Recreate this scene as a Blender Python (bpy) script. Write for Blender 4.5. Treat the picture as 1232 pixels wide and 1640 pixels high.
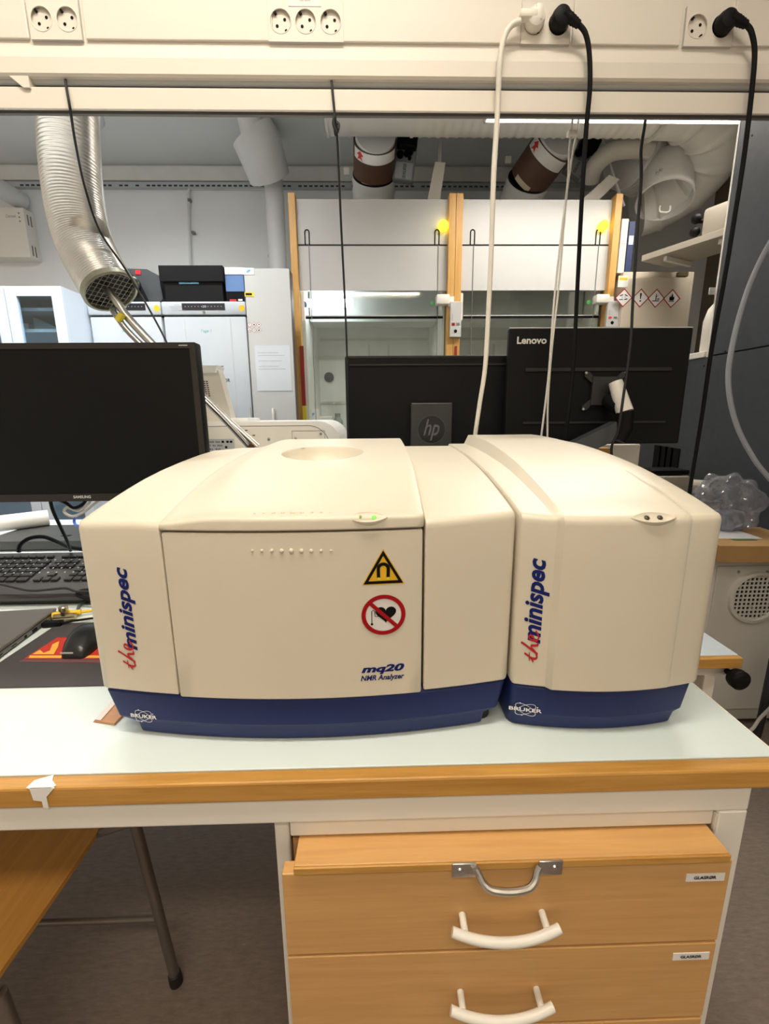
import bpy, bmesh, math, random
from math import sin, cos, pi, radians, sqrt
from mathutils import Vector, Matrix, Euler

for o in list(bpy.data.objects):
    bpy.data.objects.remove(o, do_unlink=True)
scene = bpy.context.scene
COL = scene.collection
random.seed(7)

# ---------------------------------------------------------------- camera
W, H, F = 1232, 1640, 713.0
CAM = Vector((0, 0, 1.35))
ROT = (Matrix.Rotation(radians(-1.3), 3, 'Z') @ Matrix.Rotation(radians(90 - 12.3), 3, 'X')
       @ Matrix.Rotation(radians(-.46), 3, 'Z'))
cd = bpy.data.cameras.new('camera')
cd.sensor_fit = 'VERTICAL'; cd.sensor_height = 36.0; cd.sensor_width = 36.0
cd.lens = F / H * 36.0
cd.clip_start = .02; cd.clip_end = 60
cam = bpy.data.objects.new('camera', cd)
cam.matrix_world = Matrix.Translation(CAM) @ ROT.to_4x4()
COL.objects.link(cam); scene.camera = cam

# ---------------------------------------------------------------- world and view
wd = bpy.data.worlds.new('room_light'); scene.world = wd; wd.use_nodes = True
bg = wd.node_tree.nodes['Background']
bg.inputs[0].default_value = (1.0, .86, .68, 1); bg.inputs[1].default_value = .44
vs = scene.view_settings
vs.view_transform = 'Standard'; vs.look = 'None'; vs.gamma = 1; vs.use_curve_mapping = False
vs.exposure = .42

def area(name, loc, size, power, col, rot=(0, 0, 0)):
    l = bpy.data.lights.new(name, 'AREA'); l.shape = 'RECTANGLE'
    l.size, l.size_y = size; l.energy = power; l.color = col
    o = bpy.data.objects.new(name, l); o.location = loc; o.rotation_euler = rot
    COL.objects.link(o); return o
# lamps of the ceiling luminaires built further down; aisle and behind ones are added, unseen
area('luminaire_light_far', (1.47, 2.66, 2.9285), (1.6, .24), 30, (1, .95, .86))
area('fill_light_aisle', (-1.3, 2.05, 3.2685), (1.5, .24), 72, (.95, .98, 1.0))
area('luminaire_light_near', (-.2, .15, 3.2685), (1.5, .24), 42, (1, .92, .78))
area('fill_light_behind', (0, -1.1, 3.2685), (1.5, .24), 30, (1, .86, .66))

# ---------------------------------------------------------------- pixel -> place
def ray(px, py):
    return ROT @ Vector(((px - W / 2) / F, -(py - H / 2) / F, -1))
def at(px, py, Y):
    d = ray(px, py); return CAM + d * ((Y - CAM.y) / d.y)
def atz(px, py, z):
    d = ray(px, py); return CAM + d * ((z - CAM.z) / d.z)
def atx(px, py, x):
    d = ray(px, py); return CAM + d * ((x - CAM.x) / d.x)

# ---------------------------------------------------------------- materials
MATS = {}
def mat(name, col, rough=.5, metal=0., var=.04, scale=8., bump=0., bscale=200., spec=.5, trans=0., alpha=1., coat=0.):
    if name in MATS: return MATS[name]
    m = bpy.data.materials.new(name); m.use_nodes = True
    nt = m.node_tree; b = nt.nodes['Principled BSDF']
    b.inputs['Roughness'].default_value = rough; b.inputs['Metallic'].default_value = metal
    b.inputs['Specular IOR Level'].default_value = spec
    b.inputs['Coat Weight'].default_value = coat
    if trans: b.inputs['Transmission Weight'].default_value = trans
    if alpha < 1: b.inputs['Alpha'].default_value = alpha
    tc = nt.nodes.new('ShaderNodeTexCoord')
    n = nt.nodes.new('ShaderNodeTexNoise'); n.inputs['Scale'].default_value = scale; n.inputs['Detail'].default_value = 4
    nt.links.new(tc.outputs['Object'], n.inputs['Vector'])
    r = nt.nodes.new('ShaderNodeValToRGB')
    c0 = [max(0, c * (1 - var)) for c in col]; c1 = [min(1, c * (1 + var)) for c in col]
    r.color_ramp.elements[0].color = (*c0, 1); r.color_ramp.elements[1].color = (*c1, 1)
    r.color_ramp.elements[0].position = .3; r.color_ramp.elements[1].position = .7
    nt.links.new(n.outputs['Fac'], r.inputs[0]); nt.links.new(r.outputs[0], b.inputs['Base Color'])
    if bump:
        n2 = nt.nodes.new('ShaderNodeTexNoise'); n2.inputs['Scale'].default_value = bscale
        nt.links.new(tc.outputs['Object'], n2.inputs['Vector'])
        bp = nt.nodes.new('ShaderNodeBump'); bp.inputs['Strength'].default_value = bump; bp.inputs['Distance'].default_value = .002
        nt.links.new(n2.outputs['Fac'], bp.inputs['Height']); nt.links.new(bp.outputs[0], b.inputs['Normal'])
    MATS[name] = m; return m

def emit(name, col, strength):
    if name in MATS: return MATS[name]
    m = bpy.data.materials.new(name); m.use_nodes = True
    b = m.node_tree.nodes['Principled BSDF']
    b.inputs['Base Color'].default_value = (*col, 1)
    b.inputs['Emission Color'].default_value = (*col, 1); b.inputs['Emission Strength'].default_value = strength
    MATS[name] = m; return m

def wood(name, c0, c1, scale=(2.2, 40, 40), rough=.45):
    if name in MATS: return MATS[name]
    m = bpy.data.materials.new(name); m.use_nodes = True
    nt = m.node_tree; b = nt.nodes['Principled BSDF']; b.inputs['Roughness'].default_value = rough
    tc = nt.nodes.new('ShaderNodeTexCoord'); mp = nt.nodes.new('ShaderNodeMapping')
    mp.inputs['Scale'].default_value = scale
    nt.links.new(tc.outputs['Object'], mp.inputs['Vector'])
    n = nt.nodes.new('ShaderNodeTexNoise'); n.inputs['Scale'].default_value = 2.0
    n.inputs['Detail'].default_value = 7; n.inputs['Roughness'].default_value = .62; n.inputs['Distortion'].default_value = .6
    nt.links.new(mp.outputs[0], n.inputs['Vector'])
    r = nt.nodes.new('ShaderNodeValToRGB')
    r.color_ramp.elements[0].color = (*c0, 1); r.color_ramp.elements[0].position = .32
    r.color_ramp.elements[1].color = (*c1, 1); r.color_ramp.elements[1].position = .66
    nt.links.new(n.outputs['Fac'], r.inputs[0]); nt.links.new(r.outputs[0], b.inputs['Base Color'])
    MATS[name] = m; return m

IVORY = mat('ivory_plastic', (.70, .64, .525), .38, var=.015, bump=.03, bscale=600)
NAVY = mat('navy_plastic', (.012, .024, .115), .45, var=.05, bump=.05, bscale=700, spec=.3)
GAPBLK = mat('black_inner', (.012, .012, .012), .7)
BENCH = mat('pale_laminate', (.69, .78, .775), .32, var=.02, scale=3)
EDGEW = wood('beech_edge', (.42, .20, .035), (.60, .32, .075))
DRAWW = wood('beech_veneer', (.58, .315, .11), (.67, .385, .145))
CHAIRW = wood('chair_plywood', (.54, .26, .05), (.66, .33, .075), scale=(30, 2, 30))
POSTW = wood('hood_beech', (.56, .30, .075), (.66, .38, .11), scale=(30, 30, 2))
WHITE = mat('white_paint', (.80, .77, .71), .4, var=.015)
OFFW = mat('beam_paint', (.72, .67, .60), .42, var=.02, scale=3)
COOLW = mat('cool_white_enamel', (.45, .49, .53), .35, var=.015)
HOODW = mat('hood_panel_white', (.55, .55, .54), .45, var=.015)
WALLM = mat('wall_paint', (.83, .86, .88), .7, var=.03, scale=2)
CEILM = mat('ceiling_paint', (.72, .75, .75), .8, var=.03, scale=1.5)
DUCTW = mat('duct_white', (.74, .73, .71), .4, var=.02)
PIPEW = mat('pipe_white', (.70, .72, .73), .42, var=.02)
BROWN = mat('pipe_brown', (.10, .045, .025), .5, var=.1)
BLK = mat('black_plastic', (.007, .007, .008), .5, var=.1, spec=.14)
BLKG = mat('black_gloss', (.007, .007, .008), .22)
BLKM = mat('black_rubber', (.010, .010, .012), .6)
DGREY = mat('dark_grey_plastic', (.045, .05, .055), .45, var=.08)
MGREY = mat('grey_plastic', (.18, .17, .16), .4)
LGREY = mat('light_grey', (.50, .50, .49), .45)
SLATE = mat('slate_panel', (.052, .058, .072), .55, var=.08, scale=30, bump=.1, bscale=300)
STEEL = mat('brushed_steel', (.55, .53, .50), .3, 1.)
ALU = mat('aluminium_foil', (.80, .79, .77), .30, 1., var=.06, scale=25)
CHAIRS = mat('chair_steel', (.20, .175, .155), .38, .6)
CREAM = mat('cream_plastic', (.80, .76, .68), .42, var=.02)
LGLASS = None
CARD = mat('cardboard', (.44, .26, .10), .75, var=.06, scale=12)
PAPER = mat('paper', (.80, .79, .77), .7, var=.01)
YEL = mat('warning_yellow', (.80, .46, .012), .5, var=.02)
YELL = mat('lemon_yellow', (.80, .66, .05), .5, var=.02)
RED = mat('sign_red', (.36, .006, .010), .6, var=.02, spec=.15)
REDT = mat('print_red', (.48, .012, .016), .5, var=.02)
BLUET = mat('print_blue', (.012, .020, .14), .6, var=.02, spec=.1)
BLKT = mat('print_black', (.006, .006, .007), .6, var=.02, spec=.1)
GREYT = mat('print_grey', (.30, .31, .33), .6, var=.02)
WHT = mat('print_white', (.82, .82, .82), .5, var=.01)
GREENT = mat('print_green', (.12, .42, .33), .6, var=.02)
LBLUE = mat('label_blue', (.16, .42, .70), .5, var=.02)
BLUEBOX = mat('box_blue', (.10, .20, .42), .45, var=.04)
BINDERB = mat('binder_blue', (.014, .030, .11), .5, var=.05)
BRASS = mat('brass', (.50, .42, .28), .28, 1.)
CABYEL = mat('cable_yellow', (.80, .50, .01), .45)
SEAMD = mat('seam_dark', (.03, .03, .03), .7)

def glass(name, col, mixf):
    m = bpy.data.materials.new(name); m.use_nodes = True
    nt = m.node_tree; nt.nodes.clear()
    out = nt.nodes.new('ShaderNodeOutputMaterial'); mx = nt.nodes.new('ShaderNodeMixShader')
    t = nt.nodes.new('ShaderNodeBsdfTransparent'); t.inputs[0].default_value = (*col, 1)
    g = nt.nodes.new('ShaderNodeBsdfGlossy'); g.inputs['Roughness'].default_value = .04
    g.inputs[0].default_value = (.9, .95, .95, 1)
    mx.inputs[0].default_value = mixf
    nt.links.new(t.outputs[0], mx.inputs[1]); nt.links.new(g.outputs[0], mx.inputs[2]); nt.links.new(mx.outputs[0], out.inputs[0])
    return m
GLASSH = glass('sash_glass', (.96, .98, .97), .05)
GLASSB = glass('cabinet_glass', (.84, .93, .98), .06)
FILM = glass('clear_film', (.80, .80, .84), .10)
_nt = FILM.node_tree; _d = _nt.nodes.new('ShaderNodeBsdfTranslucent'); _d.inputs[0].default_value = (.75, .75, .8, 1)
_d2 = _nt.nodes.new('ShaderNodeBsdfDiffuse'); _d2.inputs[0].default_value = (.75, .75, .8, 1); _m1 = _nt.nodes.new('ShaderNodeMixShader'); _m2 = _nt.nodes.new('ShaderNodeMixShader')
_o = next(n for n in _nt.nodes if n.type == 'OUTPUT_MATERIAL'); _s = _o.inputs[0].links[0].from_socket
_nt.links.new(_d.outputs[0], _m1.inputs[1]); _nt.links.new(_d2.outputs[0], _m1.inputs[2]); _m2.inputs[0].default_value = .22
_nt.links.new(_s, _m2.inputs[1]); _nt.links.new(_m1.outputs[0], _m2.inputs[2]); _nt.links.new(_m2.outputs[0], _o.inputs[0])

# ---------------------------------------------------------------- mesh helpers
class MB:
    def __init__(s): s.v = []; s.f = []
    def add(s, vs, fs):
        k = len(s.v); s.v += [tuple(v) for v in vs]; s.f += [tuple(i + k for i in f) for f in fs]; return s
    def box(s, x0, x1, y0, y1, z0, z1, b=0., seg=2, M=None):
        if x0 > x1: x0, x1 = x1, x0
        if y0 > y1: y0, y1 = y1, y0
        if z0 > z1: z0, z1 = z1, z0
        vs = [(x, y, z) for z in (z0, z1) for y in (y0, y1) for x in (x0, x1)]
        fs = [(0, 2, 3, 1), (4, 5, 7, 6), (0, 1, 5, 4), (2, 6, 7, 3), (0, 4, 6, 2), (1, 3, 7, 5)]
        if b > 0:
            bm = bmesh.new(); bv = [bm.verts.new(v) for v in vs]
            for f in fs: bm.faces.new([bv[i] for i in f])
            b = min(b, .49 * min(x1 - x0, y1 - y0, z1 - z0))
            bmesh.ops.bevel(bm, geom=bm.edges[:], offset=b, segments=seg, profile=.5, affect='EDGES')
            bm.verts.index_update()
            vs = [v.co.copy() for v in bm.verts]; fs = [[v.index for v in f.verts] for f in bm.faces]; bm.free()
        if M is not None: vs = [M @ Vector(v) for v in vs]
        return s.add(vs, fs)
    def tube(s, path, r, n=10, caps=True):
        path = [Vector(p) for p in path]
        rs = r if isinstance(r, (list, tuple)) else [r] * len(path)
        T = []
        for i in range(len(path)):
            a = path[max(0, i - 1)]; b = path[min(len(path) - 1, i + 1)]
            T.append((b - a).normalized())
        up = Vector((0, 0, 1)) if abs(T[0].z) < .9 else Vector((1, 0, 0))
        u = T[0].cross(up).normalized()
        vs = []; fs = []
        for i, p in enumerate(path):
            u = (u - T[i] * u.dot(T[i])).normalized(); w = T[i].cross(u)
            for k in range(n):
                a = 2 * pi * k / n
                vs.append(p + (u * cos(a) + w * sin(a)) * rs[i])
        for i in range(len(path) - 1):
            for k in range(n):
                k2 = (k + 1) % n
                fs.append((i * n + k, i * n + k2, (i + 1) * n + k2, (i + 1) * n + k))
        if caps:
            fs.append(tuple(range(n - 1, -1, -1))); fs.append(tuple(range((len(path) - 1) * n, len(path) * n)))
        return s.add(vs, fs)
    def lathe(s, prof, org, axis=(0, 0, 1), n=24, close=True):
        ax = Vector(axis).normalized(); up = Vector((0, 0, 1)) if abs(ax.z) < .9 else Vector((1, 0, 0))
        u = ax.cross(up).normalized(); w = ax.cross(u); org = Vector(org)
        vs = []; fs = []
        for r, h in prof:
            for k in range(n):
                a = 2 * pi * k / n; vs.append(org + ax * h + (u * cos(a) + w * sin(a)) * r)
        for i in range(len(prof) - 1):
            for k in range(n):
                k2 = (k + 1) % n; fs.append((i * n + k, (i + 1) * n + k, (i + 1) * n + k2, i * n + k2))
        if close:
            if prof[0][0] > 1e-6: fs.append(tuple(range(n)))
            if prof[-1][0] > 1e-6: fs.append(tuple(range((len(prof) - 1) * n + n - 1, (len(prof) - 1) * n - 1, -1)))
        return s.add(vs, fs)
    def poly(s, pts, mapf):
        return s.add([mapf(*p) for p in pts], [tuple(range(len(pts)))])
    def prism(s, pts, m0, m1):
        n = len(pts); vs = [m0(*p) for p in pts] + [m1(*p) for p in pts]
        fs = [tuple(range(n)), tuple(range(2 * n - 1, n - 1, -1))]
        fs += [(i, i + n, (i + 1) % n + n, (i + 1) % n) for i in range(n)]
        return s.add(vs, fs)
    def ribbon(s, pts, w, mapf, closed=False):
        n = len(pts); L = []; R = []
        for i in range(n):
            if closed: a = pts[i - 1]; b = pts[(i + 1) % n]
            else: a = pts[max(0, i - 1)]; b = pts[min(n - 1, i + 1)]
            dx, dy = b[0] - a[0], b[1] - a[1]; d = math.hypot(dx, dy) or 1
            ww = (w[i] if isinstance(w, (list, tuple)) else w) / 2
            L.append((pts[i][0] - dy / d * ww, pts[i][1] + dx / d * ww)); R.append((pts[i][0] + dy / d * ww, pts[i][1] - dx / d * ww))
        vs = [mapf(*p) for p in L] + [mapf(*p) for p in R]
        m = n if closed else n - 1
        return s.add(vs, [(i, (i + 1) % n, (i + 1) % n + n, i + n) for i in range(m)])
    def loft(s, rings, cap0=True, cap1=True):
        n = len(rings[0]); vs = [p for r in rings for p in r]; fs = []
        for i in range(len(rings) - 1):
            for k in range(n):
                k2 = (k + 1) % n; fs.append((i * n + k, i * n + k2, (i + 1) * n + k2, (i + 1) * n + k))
        if cap0: fs.append(tuple(range(n - 1, -1, -1)))
        if cap1: fs.append(tuple(range((len(rings) - 1) * n, len(rings) * n)))
        return s.add(vs, fs)
    def ball(s, c, r, n=10, sc=(1, 1, 1)):
        prof = [(r * sin(pi * i / n), -r * cos(pi * i / n)) for i in range(n + 1)]
        k = len(s.v); s.lathe([(max(a, 1e-7), h) for a, h in prof], (0, 0, 0), n=2 * n, close=False)
        s.v[k:] = [(c[0] + v[0] * sc[0], c[1] + v[1] * sc[1], c[2] + v[2] * sc[2]) for v in s.v[k:]]
        return s
    def build(s, name, m, parent=None, smooth=False, ang=35, label=None, fix=True):
        me = bpy.data.meshes.new(name); me.from_pydata([tuple(v) for v in s.v], [], s.f); me.update()
        if fix:
            bm = bmesh.new(); bm.from_mesh(me); bmesh.ops.recalc_face_normals(bm, faces=bm.faces); bm.to_mesh(me); bm.free()
        if smooth:
            for p in me.polygons: p.use_smooth = True
            me.set_sharp_from_angle(angle=radians(ang))
        me.materials.append(m)
        o = bpy.data.objects.new(name, me); COL.objects.link(o)
        if parent is not None:
            o.parent = parent; o.matrix_parent_inverse = world_inv(parent)
        if label: o['label'] = label
        return o

def world_inv(p):
    M = Matrix.Identity(4); q = p
    chain = []
    while q is not None: chain.append(q); q = q.parent
    for q in reversed(chain):
        M = M @ q.matrix_parent_inverse @ q.matrix_basis
    return M.inverted()

def thing(name, label, cat, loc=(0, 0, 0), group=None):
    o = bpy.data.objects.new(name, None); o.empty_display_size = .05; COL.objects.link(o)
    o.location = loc; o['label'] = label; o['category'] = cat
    if group: o['group'] = group
    return o
def tag(o, label, cat, group=None):
    o['label'] = label; o['category'] = cat
    if group: o['group'] = group
    return o
def struct(o, label=None):
    o['kind'] = 'structure'
    if label: o['label'] = label
    return o

def copy_tree(o, loc, label=None):
    c = o.copy(); COL.objects.link(c); c.location = loc
    if label: c['label'] = label
    def rec(src, dst):
        for ch in [x for x in bpy.data.objects if x.parent == src and x != dst]:
            d = ch.copy(); COL.objects.link(d); d.parent = dst
            rec(ch, d)
    rec(o, c); return c

def spline(pts, n=8):
    P = [Vector(p) for p in pts]; out = []
    for i in range(len(P) - 1):
        p0 = P[max(0, i - 1)]; p1 = P[i]; p2 = P[i + 1]; p3 = P[min(len(P) - 1, i + 2)]
        for k in range(n):
            t = k / n
            out.append(.5 * ((2 * p1) + (p2 - p0) * t + (2 * p0 - 5 * p1 + 4 * p2 - p3) * t * t + (3 * p1 - p0 - 3 * p2 + p3) * t ** 3))
    out.append(P[-1]); return out
def pxpath(pts, n=8): return spline([at(*p) for p in pts], n)
def ell(cx, cy, a, b, n=32, rot=0, t0=0, t1=2 * pi, full=True):
    m = n if full else n + 1; out = []
    for i in range(m):
        t = t0 + (t1 - t0) * i / n; x = a * cos(t); y = b * sin(t)
        out.append((cx + x * cos(rot) - y * sin(rot), cy + x * sin(rot) + y * cos(rot)))
    return out

_tx = {}
def text_geo(s, shear=0., bold=0.):
    key = (s, shear, bold)
    if key not in _tx:
        cu = bpy.data.curves.new('txt', 'FONT'); cu.body = s; cu.shear = shear; cu.offset = bold; cu.resolution_u = 3
        o = bpy.data.objects.new('txt', cu); COL.objects.link(o)
        dg = bpy.context.evaluated_depsgraph_get(); dg.update()
        me = bpy.data.meshes.new_from_object(o.evaluated_get(dg))
        vs = [tuple(v.co) for v in me.vertices]; fs = [tuple(p.vertices) for p in me.polygons]
        bpy.data.objects.remove(o); bpy.data.curves.remove(cu); bpy.data.meshes.remove(me)
        x0 = min(v[0] for v in vs); x1 = max(v[0] for v in vs); y0 = min(v[1] for v in vs); y1 = max(v[1] for v in vs)
        _tx[key] = ([((v[0] - x0) / (x1 - x0), (v[1] - y0) / (y1 - y0)) for v in vs], fs, (x1 - x0) / (y1 - y0))
    return _tx[key]
def text(name, s, m, parent, mapf, w, h=None, shear=0., bold=.01, label=None):
    vs, fs, asp = text_geo(s, shear, bold)
    if h is None: h = w / asp
    return MB().add([mapf(u * w, v * h) for u, v in vs], fs).build(name, m, parent, fix=False, label=label)
def front(x0, z0, Y, e=.0006): return lambda u, v: (x0 + u, Y - e, z0 + v)
def prect(x0, y0, x1, y1, Y):
    """world rectangle (X0, X1, Zbottom, Ztop) of a pixel rectangle standing on the plane at depth Y"""
    ym = (y0 + y1) / 2; xm = (x0 + x1) / 2
    return at(x0, ym, Y).x, at(x1, ym, Y).x, at(xm, y1, Y).z, at(xm, y0, Y).z
def pbox(mb, x0, y0, x1, y1, Y, d, b=0.):
    a, c, z0, z1 = prect(x0, y0, x1, y1, Y); return mb.box(a, c, Y, Y + d, z0, z1, b)
def lerp(xs, ys, x):
    if x <= xs[0]: return ys[0]
    for i in range(len(xs) - 1):
        if x <= xs[i + 1]:
            t = (x - xs[i]) / (xs[i + 1] - xs[i]); return ys[i] + (ys[i + 1] - ys[i]) * t
    return ys[-1]
def smooth(t):
    t = max(0, min(1, t)); return t * t * (3 - 2 * t)

# ================================================================ ROOM
BZ = .90           # bench height
# floor / ceiling / walls
def floor_mat():
    m = bpy.data.materials.new('speckled_vinyl'); m.use_nodes = True
    nt = m.node_tree; b = nt.nodes['Principled BSDF']; b.inputs['Roughness'].default_value = .5
    tc = nt.nodes.new('ShaderNodeTexCoord'); mp = nt.nodes.new('ShaderNodeMapping'); mp.inputs['Scale'].default_value = (30, 110, 30)
    n = nt.nodes.new('ShaderNodeTexNoise'); n.inputs['Scale'].default_value = 1.; n.inputs['Detail'].default_value = 6; n.inputs['Roughness'].default_value = .7
    r = nt.nodes.new('ShaderNodeValToRGB')
    r.color_ramp.elements[0].color = (.185, .145, .122, 1); r.color_ramp.elements[0].position = .3
    r.color_ramp.elements[1].color = (.275, .222, .190, 1); r.color_ramp.elements[1].position = .66
    e = r.color_ramp.elements.new(.80); e.color = (.42, .37, .34, 1)
    nt.links.new(tc.outputs['Object'], mp.inputs[0]); nt.links.new(mp.outputs[0], n.inputs['Vector'])
    nt.links.new(n.outputs['Fac'], r.inputs[0]); nt.links.new(r.outputs[0], b.inputs['Base Color'])
    return m
WY = 4.3; CZ = 3.405
struct(MB().box(-5, 3.2, -3, WY + .1, -.06, 0).build('floor', floor_mat()), 'brown-grey speckled vinyl floor')
struct(MB().box(-5, 3.2, -3, WY + .1, CZ, CZ + .06).build('ceiling', CEILM), 'grey painted ceiling')
struct(MB().box(-5, 3.2, WY, WY + .1, 0, CZ).build('wall_back', WALLM), 'pale grey painted wall behind the fume hoods')
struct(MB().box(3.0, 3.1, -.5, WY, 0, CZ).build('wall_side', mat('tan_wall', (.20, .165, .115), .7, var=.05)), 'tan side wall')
# slate partition: low part runs further back than the tall part, white ledge on the low part
PX = 1.75
wr = struct(MB().box(PX, PX + .09, .6, 2.92, 0, 1.632, .002).build('wall_right', SLATE), 'dark slate-grey partition wall')
MB().box(PX, PX + .09, .6, 2.40, 1.638, 2.95, .002).build('upper_panel', SLATE, wr)
MB().box(PX - .001, PX + .092, 2.401, 2.412, 1.632, 2.95).build('edge_trim', WHITE, wr)
MB().box(PX - .006, PX + .2, 2.42, 3.0, 1.634, 1.665, .004).build('ledge', WHITE, wr)
for (px, py) in ((1205, 217), (1180, 335), (1162, 563), (1128, 586), (1210, 430)):
    p = atx(px, py, PX); MB().lathe([(.004, 0), (.004, .002)], p, (-1, 0, 0), 8).build('screw', BLKT, wr)
# ceiling cornice strip and slotted rail along the back wall
z1 = at(300, 266, WY - .03).z; z0 = at(300, 289, WY - .03).z
struct(MB().box(-5, 3, WY - .03, WY, z0, z1, .003).build('trim_cornice', mat('cornice_paint', (.74, .75, .74), .7)), 'painted strip under the ceiling')
rz0 = at(300, 300, WY - .05).z; rz1 = at(300, 291, WY - .05).z
rail = struct(MB().box(-3.6, 3, WY - .05, WY, rz0, rz1, .004).build('trim_rail', COOLW), 'white slotted rail on the back wall')
mb = MB(); x = -2.9
while x < 1.2:
    if random.random() < .85: mb.box(x, x + .028, WY - .052, WY - .048, rz0 + .006, rz0 + .018)
    x += .045
mb.build('slots', SEAMD, rail)

# luminaires -----------------------------------------------------
LEM = emit('lamp_diffuser', (1, .93, .88), 2.0)
LEM2 = emit('lamp_diffuser_near', (1, .9, .76), 2.0)
def luminaire(cx, cy, z, L, wd_, label, m, group, cover):
    t = thing('ceiling_luminaire', label, 'ceiling light', (cx, cy, z), group)
    mb = MB()
    mb.box(cx - L / 2, cx + L / 2, cy - wd_ / 2, cy + wd_ / 2, z + .06, z + .10, .004)
    mb.box(cx - L / 2, cx + L / 2, cy - wd_ / 2, cy - wd_ / 2 + .008, z, z + .06); mb.box(cx - L / 2, cx + L / 2, cy + wd_ / 2 - .008, cy + wd_ / 2, z, z + .06)
    mb.box(cx - L / 2, cx - L / 2 + .01, cy - wd_ / 2, cy + wd_ / 2, z, z + .06); mb.box(cx + L / 2 - .01, cx + L / 2, cy - wd_ / 2, cy + wd_ / 2, z, z + .06)
    mb.build('housing', WHITE, t)
    MB().box(cx - L / 2 + .012, cx + L / 2 - .012, cy - wd_ / 2 + .01, cy + wd_ / 2 - .01, z + .03, z + .045).build('diffuser', m, t)
    k = 30; bl = MB()
    for i in range(1, k):
        x = cx - L / 2 + L * i / k
        bl.add([(x - .002, cy - wd_ / 2 + .01, z + .002), (x - .002, cy + wd_ / 2 - .01, z + .002), (x + .018, cy + wd_ / 2 - .01, z + .028), (x + .018, cy - wd_ / 2 + .01, z + .028)], [(0, 1, 2, 3)])
    bl.build('louvre', mat('louvre_white', (.42, .40, .39), .4), t)
    for sx in (-.4, .4):
        MB().tube([(cx + sx * L, cy, z + .10), (cx + sx * L, cy, CZ)], .006, 6).build('suspension_rod', STEEL, t)
luminaire(1.47, 2.66, 2.90, 1.7, .30, 'lit white louvred ceiling luminaire beside the white spiral duct', LEM, None, 0)
luminaire(-1.3, 2.05, 3.24, 1.6, .30, 'added unseen fill luminaire above the aisle before the freezers', LEM2, None, 0)  # unseen, added behind the beam to brighten freezers and back wall
luminaire(-.2, .15, 3.24, 1.6, .30, 'lit white louvred luminaire above the bench front', LEM2, None, 0)
luminaire(0, -1.1, 3.24, 1.6, .30, 'added unseen fill luminaire behind the bench front', LEM2, None, 0)  # added out of view as fill for the front surfaces

# ================================================================ OVERHEAD SERVICE BEAM
YB = 1.10
beam = thing('service_beam', 'long off-white overhead service beam with socket plates above the bench', 'service beam', (0, 1.25, 1.98))
X0, X1 = -2.2, 1.68
zf = at(600, 72, YB).z; zl = at(600, 96, YB - .008).z; zb = at(600, 125, YB - .008).z
prof = [(YB, 2.62), (YB, zf - .006), (YB - .008, zl), (YB - .008, zb + .004), (YB - .004, zb), (1.180, zb), (1.180, 2.62)]
MB().prism(prof, lambda y, z: (X0, y, z), lambda y, z: (X1, y, z)).build('trunking', OFFW, beam)
zt = at(600, 135, 1.110).z
MB().tube([(X0, 1.110, zt), (X1, 1.110, zt)], .0065, 14).build('rail_tube', LGREY, beam, True)
YLB = 1.099
lz0 = at(600, 178, YLB).z; lz1 = at(600, 143, YLB).z
MB().box(X0, X1, YLB, YLB + .006, lz0, lz1, .0015).build('lower_board', OFFW, beam)
MB().box(X0, X1, YLB + .022, YLB + .030, lz0 + .004, zb + .001).build('groove_shade', MGREY, beam)  # dark grey strip stands in for shade inside the groove
for px in (45, 1500):
    x = at(px, 130, 1.12).x
    if px < 100: MB().prism([(-.02, 0), (.018, 0), (.018, -.02), (.005, -.02)], lambda u, v: (x + u, 1.094, zb + v), lambda u, v: (x + u, 1.115, zb + v)).build('bracket', OFFW, beam)
for xu in (X0 + .02, X1 - .06):
    MB().box(xu, xu + .04, 1.125, 1.165, 0 if xu > 1 else BZ + .0005, zb - .0005, .003).build('upright', OFFW, beam)
# cover panels between the socket plates
for (a, b) in ((-900, 46), (137, 437), (546, 834), (917, 1090), (1174, 1560)):
    xa = at(a, 40, YB).x; xb = at(b, 40, YB).x
    MB().box(xa, xb, YB - .005, YB + .002, zf + .002, 2.40, .0015).build('cover_panel', OFFW, beam)
MB().box(X0, X1, YB - .0045, YB + .002, 2.402, 2.42).build('top_lip', OFFW, beam)

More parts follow.
